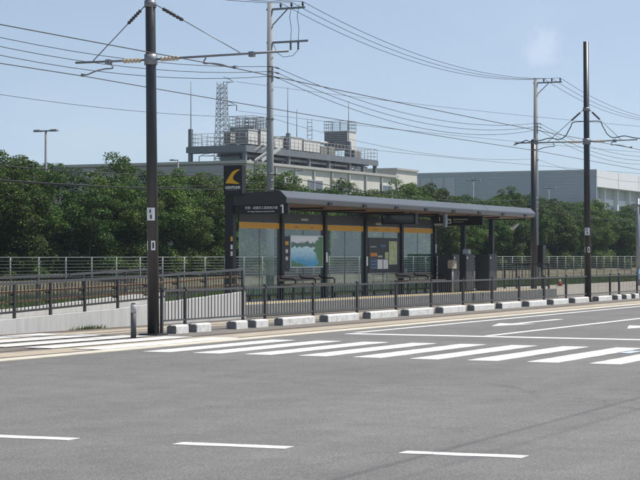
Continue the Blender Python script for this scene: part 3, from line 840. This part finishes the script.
# ticket cabinets
def cabinet(x0, x1, y0, y1, label, h=1.25):
    t = thing('ticket_cabinet', ((x0+x1)/2, (y0+y1)/2, 0.30), label, 'cabinet', 'ticket cabinets')
    MB().box(x0+.02, x1-.02, y0+.02, y1-.02, 0.30, 0.36).build('plinth', 'dark_metal', t)
    MB().bevel_box(x0, x1, y0, y1, 0.36, 0.30+h, 0.02).build('housing', 'panel_dark', t)
    MB().box(x0+.04, x1-.04, y0-.012, y0-.001, 0.42, 0.30+h-.06).build('door', 'panel_dark', t)
    MB().box(x0+.08, x0+.18, y0-.02, y0-.0125, 0.30+h-.16, 0.30+h-.09).build('label_plate', 'paper_white', t)
    MB().box(x1-.12, x1-.09, y0-.03, y0-.0125, 0.85, 1.0).build('handle', 'grey_metal', t)
cabinet(54.35, 54.95, 21.5, 22.02, 'dark ticket cabinet beside the second bench')
cabinet(55.5, 56.3, 21.5, 22.0, 'dark ticket cabinet standing between the other two')
cabinet(57.7, 58.5, 21.5, 22.0, 'dark ticket cabinet nearest the platform end railing')
ir = thing('card_reader', (54.2, 21.45, 0.30), 'small tan card reader box on a thin stand beside the bench', 'card reader')
MB().tube((54.2, 21.45, 0.30), (54.2, 21.45, 1.1), 0.03, n=10).build('stand', 'galvanised', ir)
MB().bevel_box(54.05, 54.4, 21.38, 21.55, 1.08, 1.36, 0.03).build('reader', 'tan_concrete', ir)
wb = thing('pale_box', (57.1, 22.0, 1.55), 'small pale green box on a stem between the cabinets', 'box')
MB().bevel_box(57.05, 57.3, 22.0, 22.2, 1.45, 1.72, 0.03).build('housing', 'galvanised', wb)
MB().tube((57.17, 22.1, 0.30), (57.17, 22.1, 1.46), 0.03, n=8).build('stem', 'dark_metal', wb)

# railing across the platform end
er = thing('platform_end_railing', (61.9, 21.6, 0.30), 'dark picket railing across the far end of the platform', 'railing')
for y in (20.78, 21.35, 22.0, 22.45): MB().box(61.87, 61.93, y-.03, y+.03, 0.30, 1.17).build('post', 'fence_metal', er)
MB().box(61.86, 61.94, 20.74, 22.49, 1.17, 1.215).build('top_rail', 'fence_metal', er)
MB().box(61.88, 61.92, 20.81, 22.42, 0.40, 0.44).build('bottom_rail', 'fence_metal', er)
y = 20.9
while y < 22.4:
    if min(abs(y-a) for a in (21.35, 22.0)) > .05: part('picket', picket_mesh(0.73, 0.02), er, (61.9, y, 0.44))
    y += 0.125
# second, longer run along the rear of the platform end
# dark pole and signal box past the platform end
dp = thing('platform_pole', (65.75, 22.6, 0), 'dark pole with side box just past the right end of the shelter', 'pole')
MB().tube((65.6, 22.62, -0.05), (65.6, 22.62, 5.9), 0.125, 0.105, n=16).build('pole', 'mast_metal', dp)
MB().tube((65.6, 22.62, 5.9), (65.6, 22.62, 5.95), 0.106, 0.06, n=16).build('cap', 'mast_metal', dp)
MB().box(65.85, 66.2, 22.33, 22.56, 1.05, 1.9).build('side_box', 'dark_metal', dp)
MB().tube((66.02, 22.42, -0.05), (66.02, 22.42, 1.06), 0.05, n=10).build('box_stand', 'dark_metal', dp)

# red cone and grey post on the right
cn = thing('traffic_cone', (82.1, 27.0, 0.05), 'small red and white traffic cone on the far path', 'cone')
MB().box(81.96, 82.24, 26.86, 27.14, 0.05, 0.08).build('base', 'cone_red', cn)
m = MB(); m.tube((82.1, 27, 0.08), (82.1, 27, 0.26), 0.10, 0.07, n=14); m.build('body', 'cone_red', cn)
m = MB(); m.tube((82.1, 27, 0.26), (82.1, 27, 0.36), 0.071, 0.05, n=14); m.build('white_band', 'paper_white', cn)
m = MB(); m.tube((82.1, 27, 0.36), (82.1, 27, 0.48), 0.05, 0.025, n=14); m.build('tip', 'cone_red', cn)
gp = thing('sign_post', (84.94, 24.0, 0.05), 'grey steel post with a small blue sign at the right edge', 'post')
MB().tube((84.94, 24, 0.0), (84.94, 24, 4.25), 0.10, 0.09, n=14).build('post', 'grey_metal', gp)
MB().box(84.6, 85.4, 23.86, 23.89, 0.35, 0.85).build('sign_plate', 'sign_blue', gp)
MB().box(84.82, 85.06, 23.62, 24.3, 3.86, 3.96).build('crossbar', 'grey_metal', gp)

# ------------------------------------------------------------------ far mesh fence
mf = thing('mesh_fence', (80, 37, 0), 'white wire mesh fence on slim posts in front of the hedge', 'fence')
pmw = unit_mesh('fence_post', MB().tube((0, 0, -0.05), (0, 0, 1.44), 0.03, n=8), 'mesh_metal')
x = 38.0
while x < 175:
    part('fence_post', pmw, mf, (x, 37, 0)); x += 1.72
MB().tube((38, 37, 1.43), (175, 37, 1.43), 0.017, n=8).build('top_rail', 'mesh_metal', mf)
for k in range(11):
    z = 0.12+k*0.118
    MB().tube((38, 36.965, z), (175, 36.965, z), 0.0065, n=5).build('fence_wire', 'mesh_metal', mf)

# ------------------------------------------------------------------ utility poles and their wires
def make_utility_pole():
    t = thing('utility_pole', (0, 0, 0), '', 'utility pole', 'utility poles along the hedge')
    m = MB(); m.tube((0, 0, -0.1), (0, 0, 12.05), 0.175, 0.12, n=16); m.build('pole', 'pole_concrete', t)
    ca = MB().box(-0.04, 0.04, -1.62, 0.16, 11.72, 11.80).build('crossarm', 'grey_metal', t)
    MB().bar((0, -0.12, 11.1), (0, -0.8, 11.72), 0.04, 0.04).build('arm_brace', 'grey_metal', ca)
    for y in (-0.5, -1.0, -1.52):
        m = MB(); m.tube((0, y, 11.80), (0, y, 11.86), 0.03, n=8); m.tube((0, y, 11.86), (0, y, 11.93), 0.055, n=10); m.tube((0, y, 11.93), (0, y, 12.0), 0.04, n=10); m.build('insulator', 'insulator_dark', ca)
    for z in (9.35, 9.14, 8.94):
        m = MB(); m.box(-0.16, 0.16, -0.2, -0.14, z-.02, z+.02); br = m.build('wire_bracket', 'grey_metal', t)
        for s in (-1, 1):
            m = MB(); ribbed(m, (s*0.16, -0.17, z), (s*0.5, -0.17, z-.02), 0.035, 3); m.build('insulator', 'insulator_dark', br)
    for z in (4.9, 4.62, 4.25, 7.2): MB().tube((0, 0, z-.03), (0, 0, z+.03), 0.165, n=12).build('band', 'grey_metal', t)
    for k in range(8): MB().tube((0.0, 0, 5.5+k*0.45), (0.22*(-1)**k, 0.05, 5.5+k*0.45), 0.012, n=5).build('step_bolt', 'grey_metal', t)
    return t
up = make_utility_pole()
UP = [(32.2, 34.1), (66.62, 34.51), (101.9, 35.0), (136.5, 35.5)]
up.location = (*UP[1], 0); up['label'] = 'tall grey utility pole rising behind the left end of the shelter'
# second arm with hanging fuses, only on the pole behind the shelter
a2 = MB().box(66.58, 66.66, 32.75, 34.66, 10.33, 10.41).build('lower_crossarm', 'grey_metal', up)
for y in (33.2, 33.55):
    m = MB(); ribbed(m, (66.62, y, 10.33), (66.62, y, 10.02), 0.05, 4); m.build('fuse', 'insulator_dark', a2)
    m = MB(); m.path([(66.62, y, 10.4), (66.62, y-.03, 10.9), (66.62, y+.05, 11.4), (66.62, y-.05, 11.9)], 0.012, 5); m.build('drop_wire', 'cable', a2)
m = MB(); m.path([(66.62, 33.2, 10.02), (66.62, 33.45, 9.78), (66.62, 33.9, 9.75), (66.62, 34.2, 9.95), (66.62, 34.35, 10.3)], 0.012, 5); m.build('jumper', 'cable', a2)
for i, lab in ((0, 'grey utility pole beyond the left edge near the side road'), (2, 'grey utility pole behind the dark platform pole'), (3, 'farthest grey utility pole beyond the right edge')):
    c = make_utility_pole(); c.location = (*UP[i], 0); c['label'] = lab
for i in range(3):
    (ax, ay), (bx, by) = UP[i], UP[i+1]
    seg = ('left of the pole behind the shelter', 'between the two utility poles', 'right of the far utility pole')[i]
    for y in (-0.5, -1.0, -1.52):
        wire('power_wire', cat_pts((ax, ay+y, 12.0), (bx, by+y, 12.0), 1.05+0.05*y), 0.012, 'cable', 'thin power wire from the pole crossarms '+seg, 'wire', 'power wires '+seg)
    for k, z in enumerate((9.35, 9.14, 8.94)):
        s0 = 0.5; wire('service_wire', cat_pts((ax+s0, ay-.17, z-.02), (bx-s0, by-.17, z-.02), 0.9+0.08*k), 0.012, 'cable', 'dark service wire below the crossarms '+seg, 'wire', 'service wires '+seg)
    for k, (z, s, r) in enumerate(((4.9, .55, 0.017), (4.62, .75, 0.014), (4.25, .35, 0.02))):
        wire('telecom_cable', cat_pts((ax, ay-.2, z), (bx, by-.2, z), s), r, 'cable', ('upper', 'middle', 'lower')[k]+' telecom cable crossing in front of the hedge '+seg, 'cable', 'telecom cables')
    wire('guy_wire', cat_pts((ax, ay-.15, 7.2), (bx, by-.15, 7.25), .6), 0.008, 'cable', 'single thin wire above the telecom cables '+seg, 'wire', 'single thin wires')

# ------------------------------------------------------------------ hedge trees
import numpy as np
def quads_mesh(name, v, m):
    n = len(v)//4
    me = bpy.data.meshes.new(name)
    me.vertices.add(len(v)); me.vertices.foreach_set('co', v.astype(np.float32).ravel())
    me.loops.add(n*4); me.loops.foreach_set('vertex_index', np.arange(n*4, dtype=np.int32))
    me.polygons.add(n); me.polygons.foreach_set('loop_start', np.arange(0, n*4, 4, dtype=np.int32))
    me.polygons.foreach_set('loop_total', np.full(n, 4, dtype=np.int32))
    me.update(calc_edges=True); me.validate(); me.materials.append(MATS[m])
    return me
def tree_meshes(seed, H, rad, m, nclump=46):
    """billowing crown: leafy clumps hung on a lumpy envelope, leaves mostly on the clumps' outer and upper sides"""
    rng = np.random.default_rng(seed); rr = random.Random(seed)
    tr = MB()
    tr.path([(0, 0, -0.2), (0.04, 0.02, H*0.25), (rr.uniform(-.1, .1), rr.uniform(-.1, .1), H*0.5), (rr.uniform(-.15, .15), 0, H*0.7)], 0.06, 7)
    cl = []
    env = [(0.0, .55), (.3, .6), (.5, .85), (.72, 1.12), (.88, .8), (1.0, .25)]
    lob = [rr.uniform(0, 6.28) for _ in range(3)]
    for k in range(nclump):
        t = rr.uniform(0.04, 0.97); a = rr.uniform(0, 6.283)
        w = rad*interp(env, t)*(1+.16*math.sin(2*a+lob[0])+.1*math.sin(3*a+lob[1]))
        q = w*(rr.uniform(.55, .95) if rr.random() < .8 else rr.uniform(0, .5))
        r = rr.uniform(.30, .62)*(1.0 if t < .8 else .75)
        cl.append(((math.cos(a)*q, math.sin(a)*q, max(t*H*(1+.06*math.sin(a+lob[2])), r*.6)), r))
    for k in range(7):
        a = rr.uniform(0, 6.283); q = rad*rr.uniform(0, .75)
        cl.append(((math.cos(a)*q, math.sin(a)*q, H*rr.uniform(.9, 1.05)), rr.uniform(.2, .36)))
    limbs = [c for c, r in cl[::5]]
    for c in limbs: tr.path([(0, 0, min(c[2]*.5, H*.55)), (c[0]*.5, c[1]*.5, c[2]*.8), c], 0.022, 5)
    vs = []
    for (c, r) in cl:
        n = int(520*(r/.5)**2)
        d = rng.normal(size=(n, 3)); d /= np.linalg.norm(d, axis=1)[:, None]
        flip = (d[:, 2] < -.15) & (rng.uniform(0, 1, n) < .65); d[flip, 2] *= -1
        rad_ = r*(1 - 0.45*rng.uniform(0, 1, n)**2.2 + rng.uniform(0, .22, n)*(rng.uniform(0, 1, n) < .2))
        p = np.array(c) + d*rad_[:, None]*np.array([1.05, 1.05, .82])
        nrm = d*.55 + rng.normal(size=(n, 3))*.5 + np.array([0, 0, .45]); nrm /= np.linalg.norm(nrm, axis=1)[:, None]
        a = np.cross(nrm, rng.normal(size=(n, 3))); a /= np.linalg.norm(a, axis=1)[:, None]; b = np.cross(nrm, a)
        L_ = rng.uniform(.05, .12, n)[:, None]; W = L_*rng.uniform(.45, .7, n)[:, None]
        vs.append(np.stack([p - a*L_*.5, p + b*W*.5 + nrm*L_*.06, p + a*L_*.5 - nrm*L_*.12, p - b*W*.5 + nrm*L_*.06], axis=1).reshape(-1, 3))
    return tr, quads_mesh('crown', np.concatenate(vs), m)
protos = []
for s in range(6):
    tr, cr = tree_meshes(40+s, 4.9, 1.35, 'leaf' if s % 2 else 'leaf_pale')
    tm = tr.mesh('trunk'); tm.materials.append(MATS['bark'])
    protos.append((tm, cr))
LAB = 'dense leafy tree in the hedge row behind the white mesh fence'
def hedge_tree(x, y, z, s, sz, i, lab=LAB, grp='hedge trees', nm='hedge_tree'):
    t = thing(nm, (x, y, z), lab, 'tree', grp)
    t.rotation_euler = (0, 0, random.uniform(0, 6.28)); t.scale = (s, s, sz)
    for n, me in zip(('trunk', 'crown'), protos[i]):
        o = bpy.data.objects.new(n, me); COL.objects.link(o); o.parent = t
x = 42.0; k = 0
while x < 168:
    h = 0.88 + 0.07*math.sin(x*0.35) + random.uniform(-0.13, 0.11)
    if x < 66: h -= 0.10
    hedge_tree(x, 40.4+random.uniform(-.75, .55), 0.45, random.uniform(0.95, 1.2), h, random.randrange(6))
    x += random.uniform(1.2, 1.7)
x = 42.0
while x < 168:
    hedge_tree(x, 42.8+random.uniform(-.5, .5), 0.5, random.uniform(1.05, 1.3), 0.92+random.uniform(-.09, .09)+0.03*math.sin(x*0.21), random.randrange(6),
               'dense leafy tree in the second row behind the front hedge', 'second row hedge trees')
    x += random.uniform(2.0, 2.8)
# rough grass between the platform and the fence
rng = np.random.default_rng(5)
n = 45000
gx = rng.uniform(40, 150, n); gy = 23.6 + (36.9-23.6)*rng.uniform(0, 1, n); keep = ~((gx > 61) & (gy < 28.4)); gx, gy = gx[keep], gy[keep]; n = len(gx)
h = rng.uniform(0.06, 0.26, n); a = rng.uniform(0, 6.28, n); w = 0.02
p0 = np.stack([gx-np.cos(a)*w, gy-np.sin(a)*w, np.full(n, -.03)], 1); p1 = np.stack([gx+np.cos(a)*w, gy+np.sin(a)*w, np.full(n, -.03)], 1)
tip = np.stack([gx+rng.normal(0, .05, n), gy+rng.normal(0, .05, n), h], 1)
v = np.stack([p0, p1, tip+np.stack([np.cos(a)*.004, np.sin(a)*.004, 0*a], 1), tip], 1).reshape(-1, 3)
gme = quads_mesh('grass', v, 'grass_blade'); go = bpy.data.objects.new('grass', gme); COL.objects.link(go)
tag(go, 'rough grass strip between the platform and the mesh fence', 'grass', kind='stuff')

# ------------------------------------------------------------------ street lamps behind the hedge
def lamp(x, y, h, label, double=True):
    t = thing('street_lamp', (x, y, 0), label, 'street lamp', 'street lamps behind the hedge')
    MB().tube((x, y, -.1), (x, y, h), 0.07, 0.045, n=10).build('pole', 'steel_grey', t)
    MB().bar((x, y+0.35, h+.03), (x, y-0.35 if double else y, h+.03), 0.05, 0.05).build('arm', 'steel_grey', t)
    for s in ((-1, 1) if double else (1,)):
        m = MB(); m.bevel_box(x-.09, x+.09, y+s*0.40-.16, y+s*0.40+.16, h, h+.09, .03); m.build('lamp_head', 'grey_metal', t)
lamp(61.2, 42.0, 6.55, 'pale street lamp poking above the hedge at the far left')
lamp(121.85, 46.6, 6.9, 'pale street lamp above the right part of the shelter roof')
lamp(133.8, 44.9, 6.7, 'pale street lamp between the dark pole and the far mast')
lamp(95.3, 55.7, 7.3, 'pale street lamp left of the black stop totem', False)
lamp(116.2, 58.0, 7.6, 'pale street lamp in front of the cream factory wall')

# ------------------------------------------------------------------ factory with rooftop plant
FX, FYY = 141.2, 75.5
fa = thing('factory', (FX, FYY, 0), 'cream factory with a steel equipment deck and cooling units on its roof', 'factory')
MB().box(FX, 174.6, FYY, 118, -.2, 9.70).build('wall', 'factory_cream', fa)
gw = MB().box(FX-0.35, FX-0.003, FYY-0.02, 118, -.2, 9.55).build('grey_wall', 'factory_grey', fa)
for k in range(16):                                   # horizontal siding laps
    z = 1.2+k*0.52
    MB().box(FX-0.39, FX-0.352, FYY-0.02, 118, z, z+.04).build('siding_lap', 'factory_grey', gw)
MB().box(FX-0.45, 174.9, FYY-0.25, 118.2, 9.703, 9.95).build('roof_edge', 'factory_trim', fa)
for k in range(9):                                    # pilaster strips / downpipes on the sunlit wall
    x = FX+1.5+k*4.0
    MB().box(x-.1, x+.1, FYY-.18, FYY-.003, 0, 9.6).build('downpipe', 'factory_trim', fa)
def fwin(x0, x1, z0, z1):
    w = MB().box(x0, x1, FYY-.12, FYY-.003, z0, z1).build('window', 'steel_pale', fa)
    n = 3
    for k in range(n):
        a = x0+.08+(x1-x0-.08)*k/n; b = x0+(x1-x0-.08)*(k+1)/n
        MB().box(a, b, FYY-.14, FYY-.121, z0+.1, z1-.1).build('pane', 'window_dark', w)
fwin(153.6, 156.6, 7.6, 8.75); fwin(159.9, 162.7, 7.7, 8.75); fwin(170.6, 173.4, 7.6, 8.85); fwin(146.0, 148.6, 7.6, 8.75)
an = MB().box(176.4, 206.6, 96, 118, -.2, 10.6).build('rear_block', 'factory_cream', fa)
an2 = MB().box(206.7, 213.4, 89.3, 106, -.2, 12.2).build('end_block', 'factory_cream', fa)
MB().box(206.5, 213.6, 89.1, 106.2, 12.203, 12.45).build('end_block_coping', 'factory_trim', an2)
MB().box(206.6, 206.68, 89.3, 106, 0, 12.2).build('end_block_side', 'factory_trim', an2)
# steel deck
DZ = 11.15
dk = MB().box(FX-.2, 169.8, FYY, 81.4, DZ, DZ+.18).build('equipment_deck', 'steel_grey', fa)
MB().box(FX-.35, FX-.203, FYY-.1, 81.5, DZ-.42, DZ+.12).build('edge_beam', 'steel_grey', dk)
MB().box(FX-.2, 169.8, FYY-.12, FYY-.005, DZ-.42, DZ+.12).build('edge_beam', 'steel_grey', dk)
for k in range(6): MB().box(FX-.2+k*5.3, FX+k*5.3, FYY, 81.3, DZ-.5, DZ-.003).build('cross_beam', 'steel_grey', dk)
for x in (FX-.05, 149.7, 154.0, 158.4, 163.2, 166.5, 169.5):
    for y in (FYY+.15, 81.2):
        tall = 12.9 if (x in (149.7, 163.2) and y < 80) or (x < 142 and y > 80) else DZ
        MB().box(x-.16, x+.16, y-.16, y+.16, 9.951, tall).build('column', 'steel_grey', dk)
for x, y, z in ((FX, 81.2, 17.2), (149.7, 75.7, 17.2), (157.2, 78.5, 15.8), (163.2, 75.7, 16.9)):
    MB().tube((x, y, DZ), (x, y, z), 0.05, 0.03, n=6).build('lightning_rod', 'steel_grey', dk)
def deck_rail(p, q, n, z0, h=1.1, par=None):
    p, q = V3((*p, z0)), V3((*q, z0)); m = MB()
    for k in range(n+1):
        c = p.lerp(q, k/n); m.tube(c, c+Vector((0, 0, h)), 0.022, n=5)
    for zz in (h, h*.66, h*.33): m.tube(p+Vector((0, 0, zz)), q+Vector((0, 0, zz)), 0.022, n=5)
    m.build('guard_rail', 'mesh_metal', par or dk)
deck_rail((FX-.15, FYY), (FX-.15, 81.3), 9, DZ+.18); deck_rail((FX, FYY), (169.8, FYY), 36, DZ+.18); deck_rail((169.8, FYY), (169.8, 81.3), 8, DZ+.18)
deck_rail((FX-.1, 81.3), (169.8, 81.3), 36, DZ+.18)
def unit(x0, x1, y0, y1, z0, z1, rail=True):
    u = MB().box(x0, x1, y0, y1, z0, z1).build('cooling_unit', 'unit_white', dk)
    n = int((z1-z0)/0.22)
    for k in range(n):
        z = z0+.15+k*(z1-z0-.2)/n
        MB().box(x0-.06, x0-.003, y0+.1, y1-.1, z, z+.09).build('louver_blade', 'louver', u)
    MB().box(x0-.02, x0-.002, y0+.05, y1-.05, z0+.1, z1-.05).build('louver_back', 'window_dark', u)
    MB().box(x0-.08, x1+.05, y0-.06, y1+.05, z1, z1+.08).build('unit_lid', 'steel_pale', u)
    if rail:
        m = MB()
        for y in (y0, y1):
            for k in range(5):
                x = x0+(x1-x0)*k/4; m.tube((x, y, z1+.08), (x, y, z1+1.05), .025, n=5)
            for h in (1.05, .72, .4): m.tube((x0, y, z1+h), (x1, y, z1+h), .025, n=5)
        for x in (x0, x1):
            for k in range(4):
                y = y0+(y1-y0)*k/3; m.tube((x, y, z1+.08), (x, y, z1+1.05), .025, n=5)
            for h in (1.05, .72, .4): m.tube((x, y0, z1+h), (x, y1, z1+h), .025, n=5)
        m.build('top_rail', 'steel_grey', u)
    return u
unit(FX+.8, FX+2.6, 75.75, 77.1, DZ+.35, 12.75); unit(FX+3.2, FX+5.2, 75.75, 77.3, DZ+.35, 12.9); unit(FX+.9, FX+3, 77.6, 78.3, DZ+.35, 12.6, False)
unit(FX+6.2, 149.2, 75.9, 77.6, DZ+.3, 12.4, False); unit(150.2, 153.2, 75.9, 77.6, DZ+.3, 12.6, False); unit(153.5, 157.0, 75.9, 77.6, DZ+.3, 12.5, False)
unit(FX+6.0, FX+8.6, 78.0, 80.5, DZ+.3, 13.4)
tw = unit(163.4, 165.4, 75.9, 78.5, 12.15, 13.95)
for x in (163.6, 165.2):
    for y in (76.1, 78.3): MB().box(x-.12, x+.12, y-.12, y+.12, DZ+.181, 12.149).build('unit_leg', 'steel_grey', tw)
m = MB()
for k in range(9): m.tube((161.6, 79.0, DZ+.3+k*.42), (161.6, 79.5, DZ+.3+k*.42), .03, n=5)
m.tube((161.6, 79.0, DZ+.18), (161.6, 79.0, 15.2), .03, n=5); m.tube((161.6, 79.5, DZ+.18), (161.6, 79.5, 15.2), .03, n=5); m.build('ladder', 'steel_grey', dk)
for k in range(5):                                    # diagonal bracing and pipes under and on the deck
    x = FX+2+k*5.3
    MB().bar((x, FYY+.3, 9.97), (x+2.2, FYY+.3, DZ-.05), .08, .08).build('brace', 'steel_grey', dk)
for y, z, a, b in ((78.4, DZ+.55, 146, 163), (78.9, DZ+.55, 150, 163), (77.9, DZ+1.6, 157.5, 163.5), (76.4, 10.5, 143, 169)):
    MB().tube((a, y, z), (b, y, z), .16, n=10).build('pipe', 'steel_pale', dk)
for x, y in ((146.2, 79.4), (148.0, 80.3), (159.0, 77.0), (160.8, 77.0), (167.4, 77.2)):
    MB().bevel_box(x-.7, x+.7, y-.6, y+.6, DZ+.181, DZ+1.1, .1).build('fan_box', 'louver', dk)
for x in (144.5, 150.5, 156.0, 161.5, 167.0): MB().box(x-.9, x+.9, 77.5, 79.5, 9.951, 10.7).build('roof_unit', 'window_dark', dk)
# stair from roof to deck at the corner
m = MB(); m.bar((FX+1.0, 75.2, 9.95), (FX+4.6, 75.2, DZ+.1), .06, .28); m.bar((FX+1.0, 74.5, 9.95), (FX+4.6, 74.5, DZ+.1), .06, .28)
for k in range(8): 
    t_ = (k+.5)/8; m.box(FX+1.0+3.6*t_-.12, FX+1.0+3.6*t_+.12, 74.53, 75.17, 9.95+1.3*t_, 9.99+1.3*t_)
for s_ in (75.2, 74.5): m.bar((FX+1.0, s_, 10.95), (FX+4.6, s_, DZ+1.2), .04, .04)
m.build('stair', 'steel_pale', dk)

# ------------------------------------------------------------------ warehouse on the right
WX, WY = 251.5, 77.1
wh = thing('warehouse', (WX, WY, 0), 'big blue-grey warehouse with a white upper band on the right', 'warehouse')
MB().box(WX, 330, WY+1.6, 160, -.2, 13.6).build('wall', 'warehouse_grey', wh)
bw = MB().box(WX-.25, WX-.003, WY, 160, -.2, 13.7).build('blue_wall', 'warehouse_blue', wh)
for k in range(26):
    z = 0.8+k*0.5
    MB().box(WX-.29, WX-.252, WY, 160, z, z+.035).build('siding_rib', 'warehouse_blue', bw)
MB().box(WX-.32, WX-.002, WY-.02, 160, 13.703, 13.95).build('parapet', 'warehouse_grey', bw)
for k in range(7):
    MB().box(WX-.30, WX-.2515, 79.5+k*2.9, 79.56+k*2.9, 0, 13.6).build('panel_joint', 'warehouse_grey', bw)
for k in range(10):
    y = 99+k*1.9
    MB().box(WX-.31, WX-.2905, y, y+1.7, 8.5, 13.2).build('wall_panel', 'warehouse_grey', bw)
ub = MB().box(WX, 330, WY, WY+1.598, 11.45, 13.9).build('upper_band', 'warehouse_white', wh)
for k in range(7): MB().box(WX+10.8+k*11, WX+10.88+k*11, WY-.03, WY-.003, 11.5, 13.85).build('panel_joint', 'warehouse_grey', ub)
for k in range(9): MB().box(WX+.2+k*6.6, WX+.75+k*6.6, WY+.9, WY+1.595, -.2, 11.447).build('column', 'warehouse_white', wh)
for k in range(8):
    x0 = WX+.8+k*6.6; x1 = x0+5.9
    MB().box(x0, x1, WY+1.45, WY+1.597, 9.0, 9.9).build('sill_band', 'warehouse_white', wh)
    if k == 0: MB().box(x0, x1-.3, WY+1.4, WY+1.598, 3.0, 8.9).build('loading_door', 'door_brown', wh)
    else:
        for j in range(2):
            w = MB().box(x0+.1, x1-.1, WY+1.45, WY+1.598, 5.6+j*1.7, 7.1+j*1.7).build('window', 'steel_pale', wh)
            for q in range(4):
                a = x0+.18+(x1-x0-.3)*q/4; MB().box(a, a+(x1-x0-.3)/4-.08, WY+1.42, WY+1.449, 5.7+j*1.7, 7.0+j*1.7).build('pane', 'window_dark', w)
sh_ = MB().box(WX-6.5, WX-2.0, 80, 82.3, -.2, 9.2).build('plant_hut', 'door_brown', wh)

# ------------------------------------------------------------------ lattice pylon
LX, LY = 394.5, 217.9
lt = thing('lattice_tower', (LX, LY, 0), 'grey steel lattice transmission tower behind the factory roof', 'tower')
TH_ = 45.0
def hw(z): return 2.1 - 1.2*min(z/TH_, 1)
for sx in (-1, 1):
    for sy in (-1, 1): MB().tube((LX+sx*hw(0), LY+sy*hw(0), -.2), (LX+sx*hw(TH_), LY+sy*hw(TH_), TH_), .13, .09, n=5).build('leg', 'steel_grey', lt)
m = MB(); z = 2.0
while z < TH_-.5:
    dz = 2.0*hw(z)*0.62; a, b = hw(z), hw(min(z+dz, TH_))
    zz = min(z+dz, TH_)
    for s in (-1, 1):
        for (p, q) in (((-a, s*a), (b, s*b)), ((a, s*a), (-b, s*b))): m.tube((LX+p[0], LY+p[1], z), (LX+q[0], LY+q[1], zz), .06, n=4)
        for (p, q) in (((s*a, -a), (s*b, b)), ((s*a, a), (s*b, -b))): m.tube((LX+p[0], LY+p[1], z), (LX+q[0], LY+q[1], zz), .06, n=4)
        m.tube((LX-a, LY+s*a, z), (LX+a, LY+s*a, z), .07, n=4); m.tube((LX+s*a, LY-a, z), (LX+s*a, LY+a, z), .07, n=4)
    z = zz
m.build('bracing', 'steel_grey', lt)
for z, l in ((44.8, 3.2), (39.0, 4.0), (33.0, 4.0), (26.5, 7.0)):
    for s in ((-1,) if z > 30 else (-1, 1)):
        m = MB(); tip = V3((LX+.2, LY+s*(hw(z)+l*.75), z))
        for q in (-1, 1):
            m.tube((LX+q*hw(z), LY+s*hw(z), z), tip, .1, .06, n=4); m.tube((LX+q*hw(z), LY+s*hw(z), z+1.3), tip, .09, .05, n=4)
        a = m.build('cross_arm', 'steel_grey', lt)
        if l > 3.5:
            m = MB(); ribbed(m, tip, tip-Vector((0, 0, 1.5)), .16, 5); m.build('insulator', 'insulator_dark', a)
for k, (z, dy) in enumerate(((44.8, -3.3), (37.5, -3.8), (31.5, -3.8))):
    y = LY+dy-hw(z)*.8
    wire('transmission_line', cat_pts((LX, y, z), (LX+330, y-250, z-4), 7, 26), .045, 'cable', 'faint transmission line strung from the lattice tower', 'wire', 'transmission lines')

# ------------------------------------------------------------------ summer haze
hz = bpy.data.materials.new('haze_air'); hz.use_nodes = True
hn = hz.node_tree.nodes; hn.clear()
ho = hn.new('ShaderNodeOutputMaterial'); hv = hn.new('ShaderNodeVolumePrincipled')
hv.inputs['Color'].default_value = (0.72, 0.86, 1.0, 1); hv.inputs['Density'].default_value = 0.00028; hv.inputs['Anisotropy'].default_value = 0.2
hz.node_tree.links.new(hv.outputs[0], ho.inputs['Volume']); MATS['haze_air'] = hz
h_ = MB().box(-930, 1830, -930, 1830, -1.5, 60).build('haze', 'haze_air'); h_['kind'] = 'stuff'; h_['label'] = 'thin pale summer haze in the air over the whole place'
